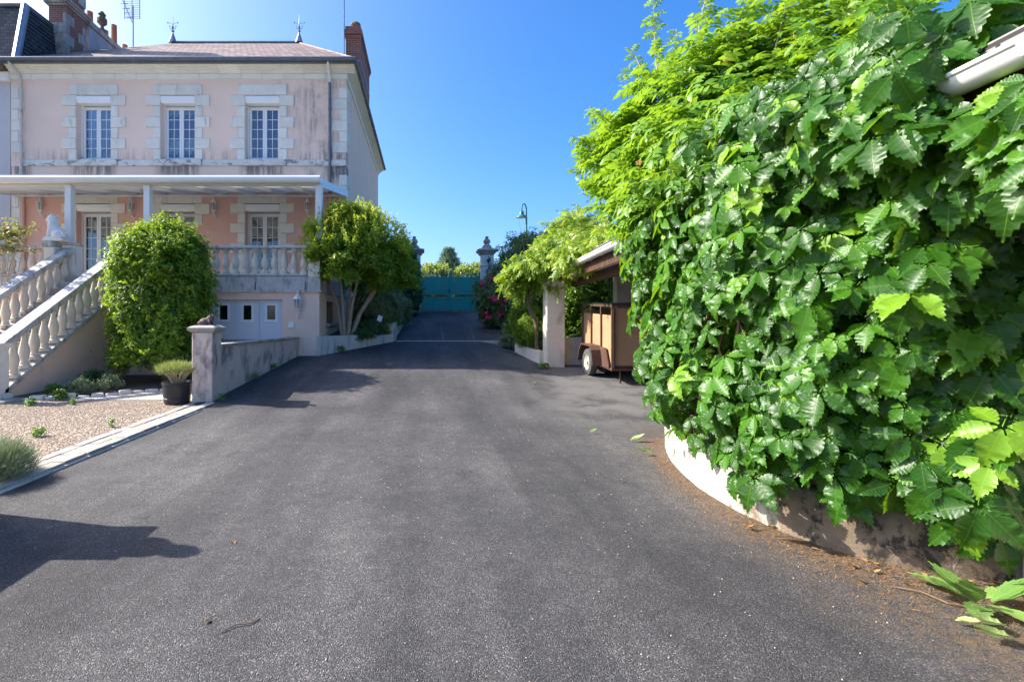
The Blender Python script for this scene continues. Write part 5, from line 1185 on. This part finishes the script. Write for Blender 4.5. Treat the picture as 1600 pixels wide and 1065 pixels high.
# greenery behind the carport
for i,(x,y,z,rx_,rz2,m,lab) in enumerate(((4.6,14.6,1.7,1.0,1.3,m_bush,'sunlit green shrub behind the low carport wall'),(6.2,15.2,2.2,1.2,1.6,m_olean,'darker shrub behind the trailer at the end of the carport'),(3.9,15.6,2.3,.9,1.6,m_darkleaf,'dark evergreen behind the carport post'),(5.4,16.8,3.0,1.5,2.0,m_darkleaf,'tall dark evergreen far behind the carport'))):
    shrub('garden_shrub',lab,'shrub',(x,y,.8),(x,y,z),(rx_,.75,rz2),5200,.11,m,SPR,80,.16,zmin=.85,bias=1.4)
# wisteria over the end of the carport
wi = thing('wisteria',(3.02,13.15,.6),'wisteria with yellow green leaves and lilac racemes over the carport end','climber')
MB().tube([(3.02,13.2,.6),(2.98,13.1,1.4),(2.72,13.1,2.0),(2.85,13.1,2.55),(3.3,13.0,2.9)],[.06,.055,.05,.04,.02],7).build('trunk', m_twig, wi)
def wpoints(n):
    C = []
    for (c_,r_,k) in (((2.95,12.9,2.75),(.62,.7,.42),30),((3.5,12.6,3.15),(.6,.9,.5),34),((3.95,12.6,3.55),(.55,.9,.5),26),((2.62,13.2,2.55),(.42,.6,.30),16),((4.2,12.0,3.3),(.6,.7,.4),14),((3.6,11.6,2.95),(.35,.8,.26),14),((3.28,10.6,2.92),(.24,.95,.16),26),((3.5,9.9,3.1),(.35,.7,.2),14),((3.7,12.2,3.75),(.6,.8,.35),22),((4.0,11.4,3.2),(.4,.7,.3),14)):
        u = randv(k); C.append(np.array(c_)+u*np.array(r_))
    C = np.concatenate(C); k = rng.integers(0,len(C),n); return C[k]+rng.normal(size=(n,3))*.10
n = 4400; P = wpoints(n); D = nrmz(P-np.array((3.4,12.8,2.7)))
rnd = np.clip(rng.random(n)*.8+.2*(P[:,2]-2.2)/1.6,0,1)
foliage('foliage',PINW,P,frames(np.array((-.2,-.2,.7))+D*.5+rng.normal(size=(n,3))*.5,D+np.array((-.1,-.1,.05))+rng.normal(size=(n,3))*.8),rng.uniform(.17,.30,n),rnd,m_wist,wi,kind='stuff')
rc = joint([xf(leaf_simple(.8,.2,.1),random.uniform(0,6.28),.16*(1-.08*i),(random.gauss(0,.04),random.gauss(0,.04),-.09*i),R(random.uniform(-40,20))) for i in range(11) for _ in range(2)])
rcm = npmesh('raceme',rc[0]*.22,rc[1],m_lilacf,rc[2],rng.random(len(rc[0])))
for q in ((3.25,12.1,2.72),(2.72,12.5,2.85),(3.5,11.7,3.15),(3.05,12.0,2.62),(4.45,11.9,3.95),(3.9,11.8,3.62)): link('raceme', rcm, wi, T(*q,rz=random.uniform(0,6),rx=random.uniform(-.5,.5)))
for q,l_ in (((2.95,14.6),4.5),((3.15,14.9),4.35),((4.65,12.4),3.9)): MB().tube([(q[0],q[1],2.0),(q[0]+.1,q[1],3.2),(q[0]-.15,q[1],l_)],[.012,.008,.003],4).build('shoot', m_twig, wi)

# ------------------------------------------------------------ curved planter at the corner of the outbuilding
base = [(3.45,6.75),(3.03,6.14),(2.70,5.35),(2.52,4.5),(2.55,3.75),(2.76,3.25),(3.10,2.98),(3.5,2.86),(4.3,2.80),(5.0,2.80)]
def catmull(p,m=8):
    o = []
    for i in range(len(p)-1):
        a,b,c_,d = p[max(i-1,0)],p[i],p[i+1],p[min(i+2,len(p)-1)]
        for k in range(m):
            t = k/m; o.append(tuple(.5*((2*b[j])+(-a[j]+c_[j])*t+(2*a[j]-5*b[j]+4*c_[j]-d[j])*t*t+(-a[j]+3*b[j]-3*c_[j]+d[j])*t**3) for j in (0,1)))
    return o+[p[-1]]
curve = catmull(base); cn = []
for i in range(len(curve)):
    a,b = curve[max(i-1,0)],curve[min(i+1,len(curve)-1)]; d = Vector((b[0]-a[0],b[1]-a[1])).normalized(); cn.append((d.y,-d.x))     # outward, towards the driveway
    if cn[-1][0]*(curve[i][0]-3.6)+cn[-1][1]*(curve[i][1]-4.6) < 0: cn[-1] = (-d.y,d.x)
pw = thing('curved_planter',(2.8,4.5,0),'curved low planter wall with flaking white paint under the creeper','planter')
V = []; F = []
for i,((x,y),(nx,ny)) in enumerate(zip(curve,cn)):
    g = gz(x,y); w0 = random.uniform(-.012,.012)
    for o,z in ((0.02,-.05),(0.0+w0*.5,.02),(w0,.18),(w0*.7,.33),(-.03,.36),(-.15,.36),(-.17,.33),(-.17,-.05)): V.append((x+nx*o,y+ny*o,g+z))
m = 8
for i in range(len(curve)-1):
    for k in range(m-1): F.append((i*m+k,(i+1)*m+k,(i+1)*m+k+1,i*m+k+1))
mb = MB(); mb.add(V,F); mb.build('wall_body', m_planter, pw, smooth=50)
mb = MB(); mb.add([(x-nx*.16,y-ny*.16,gz(x,y)+.32) for (x,y),(nx,ny) in zip(curve,cn)]+[(5.0,6.7,.36),(4.1,6.7,.36)],[tuple(range(len(curve)+2))]); mb.build('soil', m_soil, pw)

# ------------------------------------------------------------ creeper on the planter and the outbuilding wall
crp = thing('virginia_creeper',(2.9,4.6,.4),'large-leaved green creeper covering the wall above the curved planter','climber')
cu = np.array(curve); cnn = np.array(cn); seg = np.linspace(0,1,len(cu))
def on_curve(s): return np.stack([np.interp(s,seg,cu[:,0]),np.interp(s,seg,cu[:,1])],-1), nrmz(np.stack([np.interp(s,seg,cnn[:,0]),np.interp(s,seg,cnn[:,1])],-1))
def lump(s,z): return .11*np.sin(s*17+z*2.1)+.09*np.sin(s*31-z*3.3+1)+.07*np.sin(z*5.1+s*9)
def shell(n, depth):
    s = rng.uniform(-.02,1.0,n); z = .34+rng.random(n)*2.85; c_,nn = on_curve(s)
    bulge = .06+.26*np.sin(PI*np.clip((z-.25)/3.0,0,1))**.8+lump(s,z)-.06*(s<.1)+.10*(z>2.4)+.16*np.exp(-((s-.62)/.14)**2)*(z<1.1)
    o = bulge-depth*rng.random(n)**1.3
    P = np.stack([c_[:,0]+nn[:,0]*o,c_[:,1]+nn[:,1]*o,z],-1); P[:,2] += np.array([gz(a,b)*.6 for a,b in c_])
    return P,nn,s,z
n = 2350; P,nn,s,z = shell(n,.46)
# ragged lower edge: higher towards the right-hand end
keep = z > .40-.10*np.clip(1-s/.5,0,1)+.12*np.sin(s*23)+.09*np.sin(s*51)+.34*np.clip((s-.74)/.2,0,1)
P,nn,s,z = P[keep],nn[keep],s[keep],z[keep]
q = 190; yy = 1.95+rng.random(q)**1.6*2.6; P = np.concatenate([P,np.stack([GX(yy)+.02-rng.random(q)*.16,yy,rng.uniform(2.2,2.62,q)],-1)]); nn = np.concatenate([nn,np.tile(nrmz(np.array([-.8,-.6])),(q,1))]); s = np.concatenate([s,np.full(q,.7)]); z = np.concatenate([z,P[-q:,2]])
q = 330; yy = 2.5+rng.random(q)**.8*3.6; P = np.concatenate([P,np.stack([GX(yy)-.26+rng.normal(size=q)*.10,yy,rng.uniform(2.45,3.25,q)],-1)]); nn = np.concatenate([nn,np.tile(nrmz(np.array([-.85,-.5])),(q,1))]); s = np.concatenate([s,np.full(q,.6)]); z = np.concatenate([z,P[-q:,2]])
q = 110; yy = 2.5+rng.random(q)*.8; P = np.concatenate([P,np.stack([GX(yy)-.24+rng.normal(size=q)*.07,yy,rng.uniform(2.52,2.98,q)],-1)]); nn = np.concatenate([nn,np.tile(nrmz(np.array([-.85,-.5])),(q,1))]); s = np.concatenate([s,np.full(q,.6)]); z = np.concatenate([z,P[-q:,2]])
q = 120; yy = 2.4+rng.random(q)*2.2; dx = rng.random(q)*.9; P = np.concatenate([P,np.stack([GX(yy)+dx,yy,3.0+dx*.46+rng.random(q)*.22],-1)]); nn = np.concatenate([nn,np.tile(nrmz(np.array([-.6,-.6])),(q,1))]); s = np.concatenate([s,np.full(q,.6)]); z = np.concatenate([z,P[-q:,2]])
n = len(P)
N3 = np.concatenate([nn,np.zeros((n,1))],1)
nv = N3*.75+np.array((-.25,-.08,.62))+rng.normal(size=(n,3))*.28; tip = N3*.35+np.array((-.35,0,-.8))+rng.normal(size=(n,3))*.38
S = (.10+.155*rng.random(n)**1.0)*(.9+.28*np.clip(s,0,1)); Rm = frames(nv,tip); rnd = np.clip(rng.random(n)**1.5*.78+.35*(rng.random(n)<.05)+.14*(z/3)*rng.random(n),0,1)
# the leaves that show largest are single objects, the rest one mass
score = S/np.linalg.norm(P-np.array((0,0,EYE)),axis=1)
outer = np.zeros(n); cc_,_ = on_curve(s); outer = ((P[:,:2]-cc_)*nn).sum(1)
xpix = PX0+FPX*P[:,0]/P[:,1]; score = score*np.where(xpix<1600,1,0)*(1+.8*outer)
pick = np.zeros(n,bool); pick[np.argsort(-score)[:300]] = True
var = rng.integers(0,6,n)
lm = []
for k in range(6):
    for q in range(4):
        V,F,UV = PALM[k]; lm.append(npmesh('leaf',V,F,m_creeper,UV,np.full(len(V),(.12,.38,.62,.92)[q])))
for i in np.where(pick)[0]:
    M4 = Matrix.Identity(4)
    for a in range(3):
        for b in range(3): M4[a][b] = float(Rm[i,a,b]*S[i])
        M4[a][3] = float(P[i,a])
    link('leaf', lm[int(var[i])*4+int(min(3,rnd[i]*4))], crp, M4)
rest = [scatter(PALM[k],P[j],Rm[j],S[j],rnd[j]) for k in range(6) for j in [np.where((~pick)&(var==k))[0]]]
Vs=[];Fs=[];Us=[];Rs=[];o=0
for V,F,UV,r in rest: Vs.append(V);Fs.append(F+o);Us.append(UV);Rs.append(r);o+=len(V)
link('foliage', npmesh('foliage',np.concatenate(Vs),np.concatenate(Fs),m_creeper,np.concatenate(Us),np.concatenate(Rs)), crp, kind='stuff')
# vine stems climbing behind the leaves
st = MB()
for i in range(30):
    s0 = random.uniform(.02,.98); pts = []
    for k in range(7):
        ss = np.array([min(1,max(0,s0+random.uniform(-.05,.05)))]); c_,n2 = on_curve(ss); o = -.12+.05*k*.3+random.uniform(-.06,.12); pts.append((c_[0,0]+n2[0,0]*o,c_[0,1]+n2[0,1]*o,.36+k*.42+random.uniform(-.1,.1)))
    st.tube(pts,[.018,.016,.014,.012,.010,.008,.005],5)
st.build('stem', m_redstem, crp)
# inner growth: dense shaded leaves filling the depth to the wall
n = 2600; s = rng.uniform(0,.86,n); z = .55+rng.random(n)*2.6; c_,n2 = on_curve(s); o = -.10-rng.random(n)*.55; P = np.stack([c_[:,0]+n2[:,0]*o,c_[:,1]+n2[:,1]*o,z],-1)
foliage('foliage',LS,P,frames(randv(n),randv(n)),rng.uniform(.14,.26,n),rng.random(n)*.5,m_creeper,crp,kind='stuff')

# ------------------------------------------------------------ trumpet vine growing over the roof edge
tv = thing('trumpet_vine',(3.2,5.8,2.5),'bright yellow green trumpet vine mounded on the roof above the creeper','climber')
blobs = [((3.25,6.5,3.45),(.55,.7,.75),46),((2.95,5.9,3.2),(.50,.8,.6),44),((3.3,5.7,3.9),(.8,.9,.75),60),((3.25,4.9,3.35),(.75,.8,.65),48),((3.9,5.2,4.1),(.85,.9,.7),46),((3.6,4.2,3.4),(.7,.7,.6),40),((2.75,6.6,3.85),(.42,.45,.38),22),((4.2,4.6,3.75),(.6,.6,.6),26),((2.8,4.9,3.05),(.45,.8,.4),30),((3.9,3.7,3.35),(.45,.45,.35),16)]
C = []
for c_,r_,k in blobs: u = randv(k); C.append(np.array(c_)+u*np.array(r_)*rng.uniform(.75,1.08,(k,1)))
C = np.concatenate(C); n = 6400; k = rng.integers(0,len(C),n); P = C[k]+rng.normal(size=(n,3))*.12; D = nrmz(P-np.array((3.5,5.4,3.0)))
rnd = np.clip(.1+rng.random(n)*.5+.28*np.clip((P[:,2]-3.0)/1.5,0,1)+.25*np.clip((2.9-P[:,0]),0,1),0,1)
foliage('foliage',PIN,P,frames(np.array((0,0,.8))+D*.45+rng.normal(size=(n,3))*.4,D*.8+np.array((-.15,-.1,-.15))+rng.normal(size=(n,3))*.6),rng.uniform(.17,.30,n),rnd,m_campsis,tv,kind='stuff')
# arching shoots breaking the outline
st = MB(); Pp=[];Dd=[];Sz=[]
shoots = [((2.6,6.6,3.4),(1.95,6.5,4.0)),((2.6,6.6,3.5),(2.05,6.9,3.6)),((2.4,6.5,3.3),(1.98,6.3,3.15)),((2.6,6.4,3.6),(2.1,6.2,4.25)),((3.0,6.2,4.0),(2.95,6.3,5.75)),((3.0,6.2,4.0),(3.25,6.3,5.3)),((3.2,5.8,4.3),(3.3,5.6,5.5)),((3.3,5.4,4.3),(3.7,5.3,5.3)),((3.4,5.2,4.3),(4.1,5.2,5.2)),
          ((3.6,5.0,4.3),(4.3,4.9,5.1)),((3.8,4.8,4.2),(4.6,4.6,4.75)),((3.9,4.5,4.0),(4.5,4.3,4.55)),((3.4,4.8,4.0),(3.6,4.6,4.9)),((2.6,6.8,3.9),(2.35,7.0,4.6)),((2.8,6.5,4.0),(2.6,6.5,4.9)),((3.7,4.2,3.8),(4.05,4.1,4.4)),((4.2,4.0,3.7),(4.7,3.9,4.1)),((3.0,6.4,4.1),(2.8,6.6,5.2))]
for a,b in shoots:
    a,b = Vector(a),Vector(b); m1 = a.lerp(b,.5)+Vector((random.uniform(-.05,.1),0,.14)); st.tube([a,m1,b],[.012,.008,.003],5); L = (b-a).length; K = int(L*26)
    for k in range(K):
        f = k/K; q = a.lerp(m1,f*2) if f<.5 else m1.lerp(b,f*2-1); t = (b-a).normalized(); Pp.append(tuple(q)); r_ = Vector((random.gauss(0,1),random.gauss(0,1),random.gauss(0,.5))).normalized(); Dd.append(tuple(r_*.8+t*.35-Vector((0,0,.1)))); Sz.append(random.uniform(.16,.26)*(1.05-.5*f))
st.build('shoot', m_straw, tv); Pp=np.array(Pp);Dd=np.array(Dd); foliage('foliage',PIN,Pp,frames(randv(len(Pp))*.5+np.array((0,0,.9)),Dd),np.array(Sz),rng.uniform(.5,1,len(Pp)),m_campsis,tv,kind='stuff')
tf = npmesh('flower',fl[0]*.042,fl[1],m_orange,fl[2],rng.random(len(fl[0])))
for i in range(26):
    c_ = C[rng.integers(0,len(C))]; link('flower', tf, tv, T(c_[0]-.15,c_[1]-.2,c_[2]+.15,random.uniform(0,6),1,R(random.uniform(20,90))))

# ------------------------------------------------------------ small things on the ground
brl = leaf_serrate(8,.22,.05,.1); brm = [npmesh('leaf',brl[0],brl[1],m_broad,brl[2],np.full(len(brl[0]),v)) for v in (.15,.5,.9)]
bwd = thing('broad_leaved_weed',(3.0,2.64,0),'broad-leaved weed growing at the foot of the planter by the right edge','weed')
for i in range(13):
    a = random.uniform(1.6,6.6); u = random.uniform(.1,1.3); d = Vector((math.cos(a),math.sin(a),u)); y = d.normalized(); x = y.cross(Vector((0,0,1))).normalized(); zz = x.cross(y); L = random.uniform(.18,.32)
    M4 = Matrix(((x.x,y.x,zz.x,0),(x.y,y.y,zz.y,0),(x.z,y.z,zz.z,0),(0,0,0,1))); link('leaf', brm[0] if i%4 else brm[1], bwd, Matrix.Translation((3.0+.05*math.cos(a),2.64+.05*math.sin(a),.03)) @ M4 @ Matrix.Diagonal((L,L,L,1)))
brc = leaf_serrate(8,.20,.16,-.28); brc[0][:,2] += .05*np.sin(brc[0][:,1]*9)*.6
brcm = [npmesh('leaf',brc[0],brc[1],m_broad,brc[2],np.full(len(brc[0]),v)) for v in (.35,.7,.95)]
def ground_leaf(px,py,L,rz,mesh,name,label,cat,z=None,rx=0):
    Y = 1178/(py-498)
    for _ in range(30): Y = (EYE-gz(U(px,Y),Y))*FPX/(py-498)
    X = U(px,Y); o = link(name, mesh, None, T(X,Y,gz(X,Y)+(.012 if z is None else z),rz,L,rx), label=label, category=cat); return o
for i,(px,py,L,rz,k,lab) in enumerate(((1560,962,.17,1.7,2,'pale fallen leaf nearest the planter foot at the right edge'),(1575,985,.20,1.5,2,'long pale fallen leaf in the middle of the litter at the right edge'),(1585,1003,.19,1.55,1,'green fallen leaf lowest in the bottom right corner'),(1492,975,.12,-1.9,2,'single pale leaf on the asphalt left of the leaf pile'),(1022,712,.2,1.4,1,'green leaf lying by the near tip of the white planter wall'),(985,690,.20,-1.5,1,'green leaf fallen on the asphalt left of the planter wall'),(922,677,.12,-1.2,0,'small green leaf alone in the middle of the driveway'),(838,600,.14,1.2,2,'small yellow green leaf on the far driveway near the carport'))):
    ground_leaf(px,py,L,rz,brcm[k],'fallen_leaf',lab,'leaf',.02,random.uniform(-.1,.15))
dl = npmesh('leaf',LS[0]*np.array((1,1,2.5)),LS[1],m_dead,LS[2],np.full(len(LS[0]),.5))
for px,py,L,lab in ((365,846,.06,'curled brown dead leaf on the foreground asphalt'),(1165,822,.11,'dry tan leaf at the foot of the white planter wall'),(320,975,.05,'brown scrap of leaf in the left foreground'),(965,597,.10,'dead leaf beside the trailer on the asphalt')):
    ground_leaf(px,py,L,random.uniform(0,6),dl,'dead_leaf',lab,'leaf',.006)
dcl = leaf_simple(.62,.35,-.35); dcm = [npmesh('leaf',dcl[0]*np.array((1,1,k)),dcl[1],m_dead,dcl[2],np.full(len(dcl[0]),v)) for k,v in ((1,.2),(1.6,.5),(.7,.85))]
for i in range(34):
    ss = np.array([random.uniform(.45,.97)]); c_,n2 = on_curve(ss); o = .03+abs(random.gauss(0,.16)); x_,y_ = float(c_[0,0]+n2[0,0]*o),float(c_[0,1]+n2[0,1]*o)
    link('dead_leaf', dcm[i%3], None, T(x_,y_,gz(x_,y_)+.012,random.uniform(0,6),random.uniform(.025,.06),random.uniform(-.4,.4)), label='dry curled brown leaf among others in the litter along the planter foot', category='leaf', group='dry leaves along the planter foot')
tw = MB().tube([(-.09,0,0),(-.02,.02,.006),(.05,.0,.002),(.1,.03,0)],.003,5).mesh('twig',m_twig)
ground_leaf(375,980,1.0,.5,tw,'twig','thin brown twig on the foreground asphalt','twig',.005); ground_leaf(1450,935,1.5,-.9,tw,'twig','long dry stalk lying in the litter by the planter','twig',.008)
# dry litter strewn along the planter foot
n = 15000; s = rng.uniform(.10,1.05,n); c_,n2 = on_curve(np.clip(s,0,1)); o = .02+np.abs(rng.normal(size=n))*(.10+.46*np.clip(s-.25,0,1)); P = np.stack([c_[:,0]+n2[:,0]*o+rng.normal(size=n)*.03,c_[:,1]+n2[:,1]*o-.25*(s>.98)*rng.random(n),np.zeros(n)+.006],-1); P[:,2] += np.array([gz(a,b) for a,b in P[:,:2]])
a = rng.uniform(0,6.28,n); d = np.stack([np.cos(a),np.sin(a),rng.normal(size=n)*.08],-1); Sx = np.stack([rng.uniform(.06,.35,n),np.ones(n),np.ones(n)],-1)*rng.uniform(.012,.045,n)[:,None]
V,F,UV,r = scatter((NEED[0]*np.array((4,1,1)),NEED[1],NEED[2]),P,frames(np.tile(np.array((0,0,1.)),(n,1))+rng.normal(size=(n,3))*.2,d),Sx,rng.random(n)); link('leaf_litter', npmesh('leaf_litter',V,F,m_debris,UV,r), None, kind='stuff', label='brown leaf litter strewn along the foot of the planter', category='litter')
# pale litter at the right side of the ramp and grit over the asphalt
n = 260; P = np.stack([rng.uniform(1.9,2.75,n),rng.uniform(15.3,18.5,n),np.zeros(n)],-1); P[:,2] = [gz(1,b)+.008 for b in P[:,1]]; a = rng.uniform(0,6.28,n)
V,F,UV,r = scatter(LS,P,frames(np.tile(np.array((0,0,1.)),(n,1)),np.stack([np.cos(a),np.sin(a),a*0],-1)),rng.uniform(.03,.09,n),rng.random(n)); link('leaf_litter', npmesh('leaf_litter',V,F,m_dead,UV,r), None, kind='stuff', label='dry leaves fallen on the ramp below the oleander', category='litter')
n = 900; P = np.stack([rng.uniform(-3.6,3.2,n),1.6+rng.random(n)**1.5*8,np.zeros(n)],-1); P[:,2] = [gz(a,b)+.003 for a,b in P[:,:2]]; sc = rng.uniform(.002,.006,n)
V = (ico[None]*sc[:,None,None]+P[:,None]).reshape(-1,3); F = (icf[None]+np.arange(n)[:,None,None]*6).reshape(-1,3); link('grit', npmesh('grit',V,F,m_pebble,smooth=False), None, kind='stuff', label='loose grit on the asphalt', category='grit')
# weeds
for i,(x,y,s,lab) in enumerate(((-5.05,6.35,.06,'bright green weed tuft in the gravel'),(-4.45,6.9,.028,'tiny weed in the gravel nearest the kerb'),(-3.72,8.85,.06,'grass tuft at the foot of the wall pillar'),(-3.68,10.4,.08,'grass tuft along the foot of the garden wall'),(-3.56,11.3,.09,'larger grass tuft along the garden wall near the house'),(-2.35,13.35,.14,'grass tuft at the foot of the retaining wall'),(2.92,12.1,.10,'weed at the foot of the carport post'),(-6.3,8.7,.035,'small weed in the gravel before the bed border'),(-7.0,8.6,.06,'green weed in the gravel near the staircase'))):
    g = gz(x,y) if x>-3.9 else .01
    shrub('weed',lab,'weed',(x,y,g),(x,y,g+s*.45),(s*1.2,s*1.1,s*.6),int(90+900*s),.02+s*.45,m_weed,LANCE if i in (2,3,4,5) else LS,8,.35,tipup=1.0 if i in (2,3,4,5) else .3,stems=0,zmin=g+.004)
